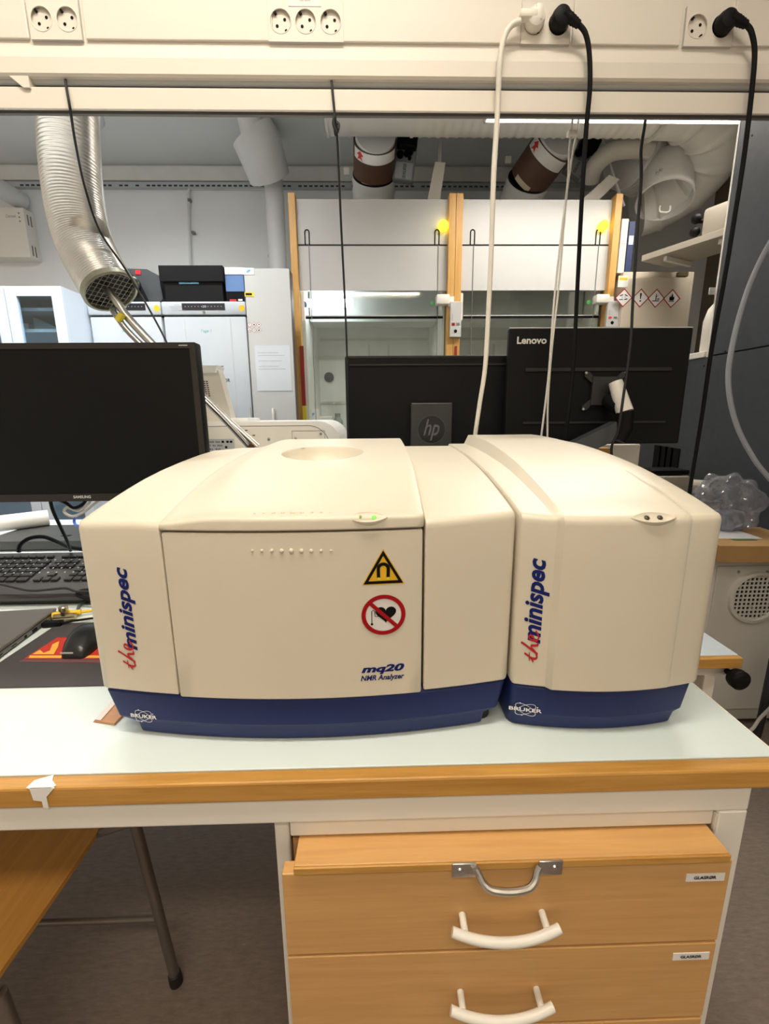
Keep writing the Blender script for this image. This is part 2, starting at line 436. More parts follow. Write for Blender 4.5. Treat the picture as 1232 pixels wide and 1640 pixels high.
def plate(xc, zc, cells, name='socket_plate', cw=.0505, hw=.0345, rr=.0222, rot=.6):
    """plate with one recessed round socket per cell"""
    x0 = xc - cells * cw / 2
    mb = MB(); n = 32; Yp = YB - .006
    for c in range(cells):
        cx = x0 + cw * (c + .5)
        vs = []; fs = []
        for k in range(n):
            a = 2 * pi * k / n; dx, dz = cos(a), sin(a)
            tt = min((cw / 2) / abs(dx) if abs(dx) > 1e-6 else 9, hw / abs(dz) if abs(dz) > 1e-6 else 9)
            vs.append((cx + dx * tt, Yp, zc + dz * tt))
        for k in range(n):
            a = 2 * pi * k / n; vs.append((cx + rr * cos(a), Yp, zc + rr * sin(a)))
        for k in range(n):
            a = 2 * pi * k / n; vs.append((cx + rr * cos(a), Yp + .005, zc + rr * sin(a)))
        for k in range(n):
            k2 = (k + 1) % n
            fs += [(k, k2, n + k2, n + k), (n + k, n + k2, 2 * n + k2, 2 * n + k)]
        fs.append(tuple(range(2 * n, 3 * n)))
        # corner fill of the outer square
        mb.add(vs, fs)
        for sx in (-1, 1):
            for sz in (-1, 1):
                kk = [v for v in vs[:n] if (v[0] - cx) * sx > 0 and (v[2] - zc) * sz > 0]
                a_ = max(kk, key=lambda v: (v[0] - cx) * sx * 1e0 if abs(abs(v[2] - zc) - hw) < 1e-6 else -1)
                b_ = max(kk, key=lambda v: (v[2] - zc) * sz * 1e0 if abs(abs(v[0] - cx) - cw / 2) < 1e-6 else -1)
                mb.add([a_, (cx + sx * cw / 2, Yp, zc + sz * hw), b_], [(0, 1, 2)])
    p = mb.build(name, OFFW, beam)
    MB().box(x0, x0 + cells * cw, YB - .0055, YB, zc - hw, zc - hw + .001).box(x0 - .0006, x0, YB - .0055, YB, zc - hw, zc + hw).box(x0 + cells * cw, x0 + cells * cw + .0006, YB - .0055, YB, zc - hw, zc + hw).build('plate_seam', LGREY, p)
    for c in range(cells):
        cx = x0 + cw * (c + .5)
        s = MB(); 
        s.lathe([(rr, 0), (rr * .98, .0008), (rr * .93, .0008), (rr * .9, 0)], (cx, Yp, zc), (0, -1, 0), 32, False).build('socket', mat('socket_face', (.72, .68, .60), .35), p, True)
        h = MB()
        for sx in (-1, 1): h.lathe([(.0030, 0), (.0030, .0006)], (cx + sx * .0095 * cos(rot), Yp + .0049, zc + sx * .0095 * sin(rot)), (0, -1, 0), 10)
        for sz in (-1, 1): h.box(-.0022, .0022, Yp + .0005, Yp + .0052, sz * .0195 - .0035, sz * .0195 + .003, M=Matrix.Translation((cx, 0, zc)) @ Matrix.Rotation(-rot, 4, 'Y'))
        h.build('contact_hole', BLKT, p)
    return p
def plate_px(px0, px1, py, cells):
    a = at(px0, py, YB - .006); b = at(px1, py, YB - .006)
    return plate((a.x + b.x) / 2, (a.z + b.z) / 2, cells)
p1 = plate_px(70, 103, 30, 2)
p2 = plate_px(457, 522, 34, 3)
p3 = plate_px(855, 895, 38, 2)
p4 = plate_px(1118, 1156, 42, 2)
a = at(462, 10, YB - .0062); b = at(514, 0, YB - .0062)
MB().box(a.x, b.x, YB - .0068, YB - .006, a.z, b.z + .004).build('label_strip', PAPER, p2)
text('label_text', '1501 BNW', GREYT, p2, front(at(481, 7, YB).x, at(481, 7, YB).z, YB - .0068), .022, .0035)

# ================================================================ BENCH
XR = .536; YF = .478
bench = thing('lab_bench', 'long laboratory bench with pale mint laminate top and beech edge', 'bench', (0, .85, 0))
MB().box(-2.2, XR, YF + .022, 1.235, BZ - .030, BZ, .001).build('worktop', BENCH, bench)
MB().box(-2.2, XR, YF, YF + .0215, BZ - .030, BZ - .0005, .003).build('edge_strip', EDGEW, bench, label='beech edge strip')
MB().box(XR + .0005, XR + .004, YF + .002, 1.235, BZ - .030, BZ - .0005, .001).build('side_edging', WHITE, bench)
mb = MB(); mb.box(-2.2, .492, .482, .522, .832, BZ - .0305, .003); mb.build('apron', WHITE, bench)
MB().box(-2.2, .492, 1.17, 1.21, .832, BZ - .0305, .003).build('apron', WHITE, bench)
for (xa, xb, ya) in ((.452, .492, .482), (.452, .492, 1.17), (-.139, -.119, .492), (-.139, -.119, 1.17), (-2.18, -2.14, .482), (-2.18, -2.14, 1.17)):
    MB().box(xa, xb, ya, ya + .04, .0, .8325, .003).build('leg', WHITE, bench)
# drawer cabinet under the bench
cab = thing('drawer_cabinet', 'beech drawer cabinet hung under the white bench frame', 'drawer cabinet', (.165, .8, .08))
mb = MB(); mb.box(-.117, -.101, .50, 1.12, .12, .79); mb.box(.434, .45, .50, 1.12, .12, .79); mb.box(-.101, .434, 1.105, 1.12, .12, .79); mb.box(-.101, .434, .50, 1.105, .12, .135); mb.build('carcass', DRAWW, cab)
MB().box(-.117, .45, .487, .505, .806, .8315, .002).build('front_rail', WHITE, cab)
MB().box(.4505, .4515, .483, .489, .80, .826).build('rail_end', WHITE, cab)
pull = MB().box(-.106, .445, .449, 1.0, .7935, .8035, .0012).build('pull_out_board', DRAWW, cab)
MB().box(-.106, .445, .4455, .4487, .793, .8035, .001).build('board_edge', EDGEW, pull)
# steel bow handle of the board
hx0 = at(742, 1390, .445).x; hx1 = at(880, 1388, .445).x; hz = .797
mb = MB()
for hx, s in ((hx0, 1), (hx1, -1)): mb.box(hx - .014, hx + .016, .4425, .4455, hz - .0115, hz + .0095, .001)
pth = [(hx0 + .014, .441, hz + .005), (hx0 + .018, .438, hz - .001), (hx0 + .022, .433, hz - .007), (hx0 + .030, .428, hz - .0115), (hx0 + .042, .426, hz - .013), ((hx0 + hx1) / 2, .4255, hz - .0135)]
pth += [(hx0 + hx1 - p[0], p[1], p[2]) for p in reversed(pth[:-1])]
mb.tube(spline(pth, 5), .0045, 10)
hd = mb.build('bow_handle', STEEL, pull, True, label='worn steel bow handle')
for hx in (hx0 - .004, hx1 + .006): MB().lathe([(.004, 0), (.003, .002), (1e-6, .0025)], (hx, .4425, hz), (0, -1, 0), 12).build('screw', STEEL, hd)
DZ = [(.658, .790), (.520, .654), (.34, .516), (.12, .336)]
for i, (a, b) in enumerate(DZ):
    fr = MB().box(-.122, .452, .45, .468, a, b, .0015).build('drawer', DRAWW, cab)
    MB().box(-.095, .428, .468, 1.0, a + .012, b - .02).build('drawer_box', mat('drawer_inner', (.45, .30, .16), .6), fr)
    zz = a + .066 if i < 2 else (a + b) / 2
    xc = .1585 if i == 0 else .160; hw = .052
    zz = at(804, 1462, .45).z if i == 0 else (at(800, 1585, .45).z if i == 1 else zz)
    h = MB()
    for sx in (-1, 1): h.tube([(xc + sx * hw, .452, zz), (xc + sx * hw, .431, zz - .002)], .0045, 12)
    L = .068; bow = [(xc + L * t, .431 - .008 * (1 - t * t), zz - .001 - .009 * (1 - t * t)) for t in [k / 8 for k in range(-8, 9)]]
    h.tube(bow, .0060, 14)
    h.build('handle', WHITE, fr, True, label='white bow handle')
    if i < 2:
        bx = (1098, 1412, 1162, 1398) if i == 0 else (1077, 1538, 1137, 1525)
        lx0 = at(bx[0], bx[1], .4495).x; lx1 = at(bx[2], bx[3], .4495).x; lz_0 = at(bx[0], bx[1], .4495).z; lz_1 = at(bx[2], bx[3], .4495).z
        lab = MB().box(lx0, lx1, .4492, .4501, lz_0, lz_1).build('label_sticker', PAPER, fr)
        text('label_text', 'GLASRØR', BLKT, lab, front(lx0 + .010, lz_0 + (lz_1 - lz_0) * .32, .4492), (lx1 - lx0) * .58, (lz_1 - lz_0) * .42, bold=.03)
# masking tape over the edge
tp = MB()
tA = [(atz(42, 1262, BZ + .0008)), atz(55, 1250, BZ + .0008), atz(86, 1241, BZ + .0008), atz(84, 1250, BZ + .0008), atz(90, 1258, BZ + .0008), atz(78, 1267, BZ + .0008), atz(44, 1267, BZ + .0008)]
top = [Vector((p.x, max(p.y, YF - .0015), BZ + .0012)) for p in tA]
tp.add(top + [p - Vector((0, 0, .001)) for p in top], [tuple(range(7)), tuple(range(13, 6, -1))] + [(i, i + 7, (i + 1) % 7 + 7, (i + 1) % 7) for i in range(7)])
xa = top[6].x; xb = top[5].x
fr_ = [(xa, BZ + .0012), (xb + .004, BZ + .0012), (xb - .008, BZ - .012), (xb - .008, BZ - .029), (xb - .014, BZ - .027), (xa + .012, BZ - .018), (xa + .002, BZ - .016)]
tp.prism(fr_, lambda u, v: (u, YF - .0018, v), lambda u, v: (u, YF - .0004, v))
tag(tp.build('masking_tape', PAPER), 'crumpled white tape stuck over the beech bench edge', 'tape')
tag(MB().box(.524, .541, .4765, .50, BZ - .012, BZ + .0015, .002).build('corner_tape', PAPER), 'small piece of white tape on the bench corner', 'tape')

# ================================================================ NMR INSTRUMENT
def zs(Y): return lerp([.56, .60, .65, .70, .75, .82, .90, 1.0, 1.1, 1.2], [1.2195, 1.229, 1.2385, 1.247, 1.2545, 1.262, 1.268, 1.2735, 1.276, 1.276], Y)
def mfront(X): return .540 + .39 * (X + .098) ** 2
def efront(X): return .546 + 1.05 * (X - .325) ** 2

def shell(x0, x1, zlow, zhigh, ff, top, yb, r=.011, e0=.003, e1=.003, nx=16, extra=(), ny=26, zb=None):
    """closed cover piece: bowed front face, rounded top edge, crowned top"""
    xs = [(x0, e0), (x0 + e0 * .12, e0 * .55), (x0 + e0 * .45, e0 * .16), (x0 + e0, 0)]
    for i in range(1, nx): xs.append((x0 + e0 + (x1 - x0 - e0 - e1) * i / nx, 0))
    for q in extra: xs.append((q, 0))
    xs += [(x1 - e1, 0), (x1 - e1 * .45, e1 * .16), (x1 - e1 * .12, e1 * .55), (x1, e1)]
    xs.sort(key=lambda t: t[0])
    rings = []
    for X, e in xs:
        f = ff(X) + e; P = []
        if top is None:
            P = [(f, zlow + e), (f, zhigh - e), (yb, zhigh - e), (yb, zlow + e)]
        else:
            zc = top(X, f + r) - e - r
            lo = zlow(X) if callable(zlow) else zlow
            P.append((f + .0015, lo + e)); P.append((f, lo + e + .002))
            for k in range(4): P.append((f, lo + .004 + e + (zc - lo - .006) * (k + 1) / 4))
            for k in range(1, 7):
                a = pi / 2 * k / 6; P.append((f + r * (1 - cos(a)), zc + r * sin(a)))
            for k in range(1, ny + 1):
                y = f + r + (yb - e - f - r) * (k / ny); P.append((y, top(X, y) - e))
            P.append((yb - e + .004, top(X, yb) - e - .006)); P.append((yb - e + .004, (zb if zb else lo) + e))
        rings.append([(X, y, z) for y, z in P])
    return MB().loft(rings)

mag = thing('nmr_magnet_unit', 'ivory benchtop NMR analyzer with hinged lid, warning signs and navy base', 'lab instrument', (-.098, .8, BZ))
MB().box(-.372, .178, .60, 1.06, .99, 1.205).build('gap_shade_core', GAPBLK, mag)  # black box added inside so the gaps between panels look shaded
MB().box(-.262, .054, .5675, .62, .985, 1.204).build('gap_shade_backing', GAPBLK, mag)  # black sheet darkens the gaps around the door like shade
ZL = .9755
def mt_side(X, Y): return zs(Y) - .006 * smooth((-.30 - X) / .09)
def mt_lid(X, Y):
    lift = .008 + .0135 * smooth((Y - .55) / .17)
    return zs(Y) + lift * (.12 + .88 * smooth((X + .2735) / .075)) * (1 - .0 * X)
shell(-.3905, -.2728, ZL, None, mfront, mt_side, 1.085, e0=.008, e1=.0015).build('side_panel', IVORY, mag, True)
shell(.0645, .1885, ZL, None, mfront, lambda X, Y: zs(Y), 1.085, e0=.0025, e1=.006).build('side_panel', IVORY, mag, True)
# door (below the lid)
nx = 20; ring = []
DX0, DX1 = -.2712, .0615; DT = at(470, 854, .54).z
mb = shell(DX0, DX1, ZL - .003, None, mfront, lambda X, Y: DT, .575, r=.002, e0=.0025, e1=.0025, ny=3)
door = mb.build('front_door', IVORY, mag, True)
# lid with round bowl recess: top sheet as polar/grid, built as shell with a circular dip
HC = Vector((at(517, 729, .82).x, .825)); HR = .075
lid = None
def mt_lid2(X, Y):
    z = mt_lid(X, Y); return z
LX0, LX1 = -.2735, .0628; LB = DT + .003
def lidfront(X): return mfront(X) - .0015
def build_lid():
    # outer skin without the hole region, hole region filled with a fan of rings
    bm = bmesh.new()
    r = .0065; e = .0025
    xs = [LX0, LX0 + .0006, LX0 + .0025] + [LX0 + .0025 + (LX1 - LX0 - .005) * i / 40 for i in range(1, 40)] + [LX1 - .0025, LX1 - .0006, LX1]
    def ins(X):
        d = min(X - LX0, LX1 - X); return e if d < 1e-6 else (.0009 if d < .002 else 0)
    ys = [i / 44 for i in range(0, 45)]
    yb = 1.055
    rows = []
    for X in xs:
        q = ins(X); f = lidfront(X) + q; zc = mt_lid(X, f + r) - q - r
        P = [(yb, LB + q), (f + .002, LB + q), (f, LB + q + .002), (f, zc)]
        for k in range(1, 7):
            a = pi / 2 * k / 6; P.append((f + r * (1 - cos(a)), zc + r * sin(a)))
        for t in ys[1:]:
            y = f + r + (yb - f - r) * t; P.append((y, mt_lid(X, y) - q))
        rows.append([bm.verts.new((X, y, z)) for y, z in P])
    n = len(rows[0])
    for i in range(len(rows) - 1):
        for k in range(n):
            k2 = (k + 1) % n
            c = (rows[i][k].co + rows[i + 1][k].co + rows[i][k2].co + rows[i + 1][k2].co) / 4
            if k >= 10 and k2 > 10 and (Vector((c.x, c.y)) - HC).length < HR + .004: continue
            bm.faces.new((rows[i][k], rows[i + 1][k], rows[i + 1][k2], rows[i][k2]))
    bm.faces.new(rows[0]); bm.faces.new(list(reversed(rows[-1])))
    # border loop of the hole -> bridge to a clean circle, then bowl rings
    be = [ed for ed in bm.edges if len(ed.link_faces) == 1 and (Vector((ed.verts[0].co.x, ed.verts[0].co.y)) - HC).length < HR + .03]
    N = 64
    def circ(rad, dz): 
        out = []
        for k in range(N):
            a = 2 * pi * k / N; x = HC.x + rad * cos(a); y = HC.y + rad * sin(a)
            out.append(bm.verts.new((x, y, mt_lid(x, y) + dz)))
        return out
    c0 = circ(HR, 0)
    ce = [bm.edges.new((c0[k], c0[(k + 1) % N])) for k in range(N)]
    bmesh.ops.bridge_loops(bm, edges=be + ce)
    prev = c0
    for rad, dz in ((.992, -.0008), (.975, -.004), (.95, -.010), (.91, -.017), (.84, -.024), (.72, -.030), (.5, -.034), (.25, -.035)):
        cur = circ(HR * rad, dz)
        for k in range(N): bm.faces.new((prev[k], prev[(k + 1) % N], cur[(k + 1) % N], cur[k]))
        prev = cur
    bm.faces.new(prev)
    bmesh.ops.recalc_face_normals(bm, faces=bm.faces)
    me = bpy.data.meshes.new('lid'); bm.to_mesh(me); bm.free()
    for p in me.polygons: p.use_smooth = True
    me.set_sharp_from_angle(angle=radians(40)); me.materials.append(IVORY)
    o = bpy.data.objects.new('lid', me); COL.objects.link(o); o.parent = mag; o.matrix_parent_inverse = world_inv(mag)
    return o
lid = build_lid()
# grip dots: on the lid top and on the door
mb = MB()
for i in range(9):
    px = 404 + i * 15.8; p = at(px, 882, .541); r = .0018 + .0015 * (1 - abs(i - 4) / 4)
    mb.ball((p.x, mfront(p.x), p.z), r, 5)
mb.build('grip_dots', IVORY, door, True)
mb = MB()
for i in range(9):
    px = 406 + i * 15.4; p = at(px, 818, .556); r = .0018 + .0015 * (1 - abs(i - 4) / 4)
    mb.ball((p.x, .560, mt_lid(p.x, .560) - .0002), r, 5)
mb.build('grip_dots', IVORY, lid, True)
# almond-shaped indicator inset with two lights, set into the rounded top edge
LEDG = emit('led_green', (.25, .75, .15), .25); LEDD = mat('led_dark', (.05, .04, .02), .3)
def indicator(parent, pc, ff, top, leds, half):
    X = 0
    for _ in range(12): X = .5 * X + .5 * at(pc[0], pc[1], ff(min(max(X, -.3), .45))).x
    f = ff(X); zt = top(X, f + .012)
    nrm = Vector((0, -.66, .75)); u = Vector((1, 0, 0)); w = Vector((0, .75, .66))
    ctr = Vector((X, f + .0052, zt - .0056)) + nrm * .0026
    outer = []
    N = 36; m = MB()
    def almond(s, off):
        out = []
        for k in range(N):
            a = 2 * pi * k / N; x = half * s * cos(a); y = .0086 * s * sin(a) * (1 - .45 * abs(cos(a)) ** 2.5)
            out.append(ctr + u * x + w * y + nrm * off)
        return out
    m.loft([almond(1.0, -.006), almond(1.0, .0012), almond(.93, .0020), almond(.85, .0014), almond(.4, .0004)])
    ind = m.build('indicator_inset', IVORY, parent, True, 60)
    for s, lm in leds:
        MB().lathe([(.0034, -.002), (.0034, .0012), (.0022, .0022), (1e-6, .0025)], ctr + u * s + nrm * .0004, nrm, 14).build('indicator_light', lm, ind, True)
indicator(lid, (588, 832), lidfront, mt_lid, ((-.0085, mat('led_dim', (.22, .34, .10), .3)), (.0085, LEDG)), .026)

# bowed, sloped navy base -------------------------------------------------
def base_ring(xl, xr, ff, dy, yb, z, rr=.006, n=22):
    P = []
    XS = [xl + rr * t for t in (0, .06, .2, .45, .75)] + [xl + rr + (xr - xl - 2 * rr) * i / n for i in range(n + 1)] + [xr - rr * t for t in (.75, .45, .2, .06, 0)]
    for X in XS:
        d = min(X - xl, xr - X); c = rr - sqrt(max(0, rr * rr - (rr - min(d, rr)) ** 2))
        P.append((X, ff(X) + dy + c, z))
    P += [(xr, yb, z), (xl, yb, z)]
    return P
mb = MB().loft([base_ring(-.346, .156, mfront, .012, 1.03, BZ + .004), base_ring(-.348, .158, mfront, .008, 1.04, BZ + .022),
                base_ring(-.370, .174, mfront, .006, 1.05, BZ + .0275), base_ring(-.3735, .177, mfront, .0035, 1.05, BZ + .031), base_ring(-.3865, .1865, mfront, .0035, 1.06, BZ + .069),
                base_ring(-.3845, .1845, mfront, .008, 1.06, BZ + .0752)])
base = mb.build('base', NAVY, mag, True, 25, label='navy blue bowed base')
for (x, y) in ((-.345, .60), (.158, .60), (-.33, 1.02), (.15, 1.02)):
    MB().lathe([(.012, 0), (.013, .004), (.013, .03)], (x, y, BZ), n=16).build('foot', BLKM, mag, True)

# prints on the magnet unit
def onmag(x0, z0, e=.0005): return lambda u, v: (x0 + u, mfront(x0 + u) - e, z0 + v)
def vert_text(ff, px_l, px_r, py_top, py_bot, s, m, parent, shear, bold, e=.0005, zfit=None):
    """text running upwards: u along +z, v along -x, fitted into pixel box"""
    xl = at(px_l, (py_top + py_bot) / 2, ff(0)).x; xr = at(px_r, (py_top + py_bot) / 2, ff(0)).x
    X = 0
    for _ in range(12): X = .5 * X + .5 * at((px_l + px_r) / 2, (py_top + py_bot) / 2, ff(min(max(X, -.35), .45))).x
    Yc = ff(X)
    xl = at(px_l, (py_top + py_bot) / 2, Yc).x; xr = at(px_r, (py_top + py_bot) / 2, Yc).x
    zb_ = at((px_l + px_r) / 2, py_bot, Yc).z; zt_ = at((px_l + px_r) / 2, py_top, Yc).z
    def mp(u, v): X = xr - v; return (X, ff(X) - e, zb_ + u)
    return text('wordmark', s, m, parent, mp, zt_ - zb_, xr - xl, shear, bold), (xl, xr, zb_, zt_)
THE = [([(0, .30), (.07, .42), (.16, .60), (.26, .95)], .07), ([(.02, .58), (.30, .62)], .06), ([(.13, .55), (.10, .25), (.16, .08), (.26, .18)], .08),
       ([(.26, .05), (.38, .45), (.55, 1.0), (.60, 1.22)], .075), ([(.33, .22), (.44, .48), (.52, .52), (.53, .30), (.56, .08), (.64, .12)], .08),
       ([(.66, .30), (.80, .42), (.86, .62), (.78, .72), (.70, .50), (.70, .22), (.78, .06), (.92, .16), (1.0, .30)], .075)]
def script_the(ff, pc, parent, xl, xr, zb_, zt_, e=.0009):
    mb = MB(); Hh = xr - xl; Ll = zt_ - zb_
    def mp(u, v):
        X = xr - v * Hh; return (X, ff(X) - e, zb_ + u * Ll)
    for pts, w in THE:
        q = [(p.x, p.y) for p in spline([(a, b, 0) for a, b in pts], 6)]
        mb.ribbon(q, w, mp)
    mb.build('script_mark', REDT, parent)
vert_text(mfront, 189, 220, 908, 1041, 'minispec', BLUET, mag, .25, .032)
q = at(207, 1050, mfront(-.33)); xl_ = at(189, 1050, mfront(-.33)).x; xr_ = at(216, 1050, mfront(-.33)).x
script_the(mfront, None, mag, xl_ + .003, xr_ + .001, at(207, 1072, mfront(-.33)).z, at(207, 1026, mfront(-.33)).z)
def label_box(px0, py0, px1, py1, ff):
    X = 0
    for _ in range(12): X = .5 * X + .5 * at((px0 + px1) / 2, (py0 + py1) / 2, ff(min(max(X, -.3), .45))).x
    Y = ff(X)
    a = at(px0, (py0 + py1) / 2, Y).x; b = at(px1, (py0 + py1) / 2, Y).x
    return a, b, at((px0 + px1) / 2, py1, Y).z, at((px0 + px1) / 2, py0, Y).z
a, b, z0, z1 = label_box(579, 1064, 648, 1079, mfront)
text('model_mark', 'mq20', BLUET, door, onmag(a, z0), b - a, z1 - z0, .25, .045)
a, b, z0, z1 = label_box(578, 1080, 648, 1091, mfront)
text('model_mark', 'NMR Analyzer', BLUET, door, onmag(a, z0), b - a, z1 - z0, .25, .03)
# yellow magnetic-field triangle
a, b, z0, z1 = label_box(578, 878, 650, 937, mfront); w_ = b - a; h_ = z1 - z0
def tri(s, dz=0):
    cx, cz = w_ / 2, h_ * .36
    P = [(w_ * .02, h_ * .02), (w_ * .98, h_ * .02), (w_ * .5, h_ * .99)]
    return [(cx + (x - cx) * s, cz + (z - cz) * s) for x, z in P]
sg = MB().poly(tri(1.0), onmag(a, z0, .0005)).build('warning_triangle', YEL, door, label='yellow warning triangle with horseshoe magnet')
mb = MB()
t1, t2 = tri(.93), tri(.70)
for i in range(3):
    j = (i + 1) % 3; mb.add([onmag(a, z0, .0008)(*p) for p in (t1[i], t1[j], t2[j], t2[i])], [(0, 1, 2, 3)])
cx = w_ * .5; zb_ = h_ * .17
U = [(cx - w_ * .105, zb_ + .002), (cx - w_ * .112, zb_ + h_ * .26)] + [(cx - w_ * .112 * cos(t), zb_ + h_ * .28 + w_ * .112 * sin(t)) for t in [pi * k / 10 for k in range(11)]] + [(cx + w_ * .112, zb_ + h_ * .26), (cx + w_ * .105, zb_ + .002)]
mb.ribbon(U, w_ * .075, onmag(a, z0, .0008)); mb.build('magnet_symbol', BLKT, sg)
mb = MB()
for s in (-1, 1):
    x = cx + s * w_ * .105; mb.poly([(x - w_ * .03, zb_ - .001), (x + w_ * .03, zb_ - .001), (x + w_ * .03, zb_ + .0025), (x - w_ * .03, zb_ + .0025)], onmag(a, z0, .0010))
mb.build('magnet_tips', YELL, sg)
# red prohibition disc: no pacemakers
a, b, z0, z1 = label_box(579, 952, 650, 1016, mfront); w_ = b - a; h_ = z1 - z0; cx, cz = w_ / 2, h_ / 2
pr = MB().poly(ell(cx, cz, w_ * .49, h_ * .49, 48), onmag(a, z0, .0005)).build('prohibition_disc', mat('sign_white', (.74, .72, .70), .5, var=.01), door, label='red prohibition sign with heart and pacemaker')
mb = MB(); hp_ = []
for k in range(40):
    t = 2 * pi * k / 40; x = 16 * sin(t) ** 3; y = 13 * cos(t) - 5 * cos(2 * t) - 2 * cos(3 * t) - cos(4 * t)
    hp_.append((cx + w_ * .05 + x / 16 * w_ * .235, cz + h_ * .03 + y / 16 * h_ * .225))
mb.poly(hp_, onmag(a, z0, .0008))
mb.ribbon([(cx - w_ * .10, cz - h_ * .03), (cx - w_ * .19, cz - h_ * .03), (cx - w_ * .20, cz + h_ * .10), (cx - w_ * .235, cz + h_ * .125), (cx - w_ * .265, cz + h_ * .10), (cx - w_ * .265, cz - h_ * .20)], w_ * .018, onmag(a, z0, .0008))
mb.poly(ell(cx - w_ * .265, cz - h_ * .22, w_ * .03, h_ * .03, 14), onmag(a, z0, .0008))
mb.build('heart_symbol', BLKT, pr)
mb = MB(); mb.ribbon(ell(cx, cz, w_ * .45, h_ * .45, 56), w_ * .095, onmag(a, z0, .0011), True)
mb.ribbon([(cx - w_ * .30, cz + h_ * .30), (cx, cz), (cx + w_ * .30, cz - h_ * .30)], w_ * .09, onmag(a, z0, .0011)); mb.build('prohibition_ring', RED, pr)
# atom logo on the navy bases
def bruker(px0, py0, px1, py1, ff, off, parent):
    a, b, z0, z1 = label_box(px0, py0, px1, py1, lambda X: ff(X) + off); w_ = b - a; h_ = z1 - z0
    def slope(z): return lerp([BZ + .031, BZ + .069], [.0035, .0035], z)
    mp = lambda u, v: (a + u, ff(a + u) + .0035 - .0006, z0 + v)
    lg = text('maker_mark', 'BRUKER', WHT, parent, lambda u, v: mp(u, v + h_ * .36), w_, h_ * .26, .0, .025)
    mb = MB()
    for s in (1, -1): mb.ribbon(ell(w_ * .5, h_ * .5, w_ * .34, h_ * .30, 40, s * .50), w_ * .015, mp, True)
    for (x, z) in ((.33, .93), (.40, .08), (.86, .72)): mb.poly(ell(w_ * x, h_ * z, w_ * .022, w_ * .022, 10), mp)
    mb.build('orbit_mark', WHT, lg)
bruker(207, 1136, 253, 1158, mfront, .0035, base)

# electronics unit ------------------------------------------------------
elu = thing('nmr_electronics_unit', 'narrower ivory electronics unit with navy base right beside the NMR analyzer', 'lab instrument', (.325, .8, BZ))
EX0, EX1 = .1915, .4625
RX = .243
def lin(t): return max(0, min(1, t))
def eramp(X): return lin((X - (RX - .010)) / .010) * (1 - .28 * smooth((X - .4065) / .004))
def et(X, Y): return zs(Y) + (.003 + .019 * max(0, min(1, (Y - .56) / .40)) ** .7) * eramp(X) - .004 * smooth((X - .42) / .04)
def ef2(X): return efront(X) - .0065 * lin((X - (RX - .0065)) / .0065) + .0008 * smooth((X - .4065) / .003)
ecov = shell(EX0, EX1, ZL - .002, None, ef2, et, 1.155, e0=.005, e1=.011, nx=30, extra=[RX - .010, RX - .0065, RX - .0035, RX, .4065, .4075, .4085, .4105], ny=30).build('cover', IVORY, elu, True, 28)
indicator(ecov, (1050, 823), ef2, et, ((-.0085, LEDD), (.0085, LEDD)), .030)
ebase = MB().loft([base_ring(.194, .440, efront, .012, 1.09, BZ + .003, .012), base_ring(.194, .442, efront, .008, 1.10, BZ + .020, .012),
                   base_ring(.194, .4485, efront, .0065, 1.11, BZ + .0245, .010), base_ring(.194, .450, efront, .0045, 1.11, BZ + .027, .010), base_ring(.1935, .4585, efront, .0035, 1.12, BZ + .068, .008),
                   base_ring(.1935, .4575, efront, .008, 1.12, BZ + .0735, .006)]).build('base', NAVY, elu, True, 25, label='navy blue bowed base')
for (x, y) in ((.215, .60), (.42, .60), (.215, 1.06), (.42, 1.06)):
    MB().lathe([(.012, 0), (.012, .006)], (x, y, BZ), n=16).build('foot', BLKM, elu, True)
vert_text(ef2, 843, 878, 894, 1030, 'minispec', BLUET, elu, .25, .032)
Ye = ef2(.215)
script_the(ef2, None, elu, at(840, 1038, Ye).x, at(862, 1038, Ye).x, at(848, 1059, Ye).z, at(848, 1010, Ye).z)
bruker(817, 1125, 866, 1147, efront, .0035, ebase)

# ================================================================ SECOND BENCH (behind, back to back)
b2 = thing('rear_bench', 'second laboratory bench standing back to back behind the first', 'bench', (-.5, 1.6, 0))
MB().box(-2.2, .93, 1.24, 1.99, BZ - .03, BZ, .001).build('worktop', BENCH, b2)
MB().box(-2.2, .90, 1.93, 1.97, .832, BZ - .0305).build('apron', WHITE, b2)
MB().box(-2.2, .90, 1.26, 1.30, .832, BZ - .0305).build('apron', WHITE, b2)
for x in (-2.18, .86):
    for y in (1.26, 1.93): MB().box(x, x + .04, y, y + .04, 0, .8325, .003).build('leg', WHITE, b2)

# ================================================================ MONITORS
# desktop monitor facing us
YM = 1.048
ma = at(326, 675, YM).x; mc = at(133, 796, YM).x; mw = (ma - mc) * 2; mx0 = ma - mw
mz1 = at(200, 548, YM).z; mz0 = at(150, 803, YM).z
mon = thing('desktop_monitor', 'black widescreen monitor with its dark screen facing the bench front', 'monitor', (-.50, 1.03, BZ))
MB().box(mx0, ma, YM, YM + .030, mz0, mz1, .006).build('housing', BLK, mon, True)
MB().box(mx0 + .08, ma - .08, YM + .030, YM + .06, mz0 + .05, mz1 - .05, .012).build('rear_bulge', BLK, mon, True)
bz = MB(); t_ = .0155
bz.box(mx0 + .001, mx0 + t_, YM - .002, YM + .002, mz0 + .001, mz1 - .001); bz.box(ma - t_, ma - .003, YM - .002, YM + .002, mz0 + .001, mz1 - .001)
bz.box(mx0 + t_, ma - t_, YM - .002, YM + .002, mz1 - .0135, mz1 - .001); bz.box(mx0 + t_, ma - t_, YM - .002, YM + .002, mz0 + .001, mz0 + .0185)
bz.build('bezel', mat('bezel_black', (.022, .020, .018), .4, spec=.3), mon)
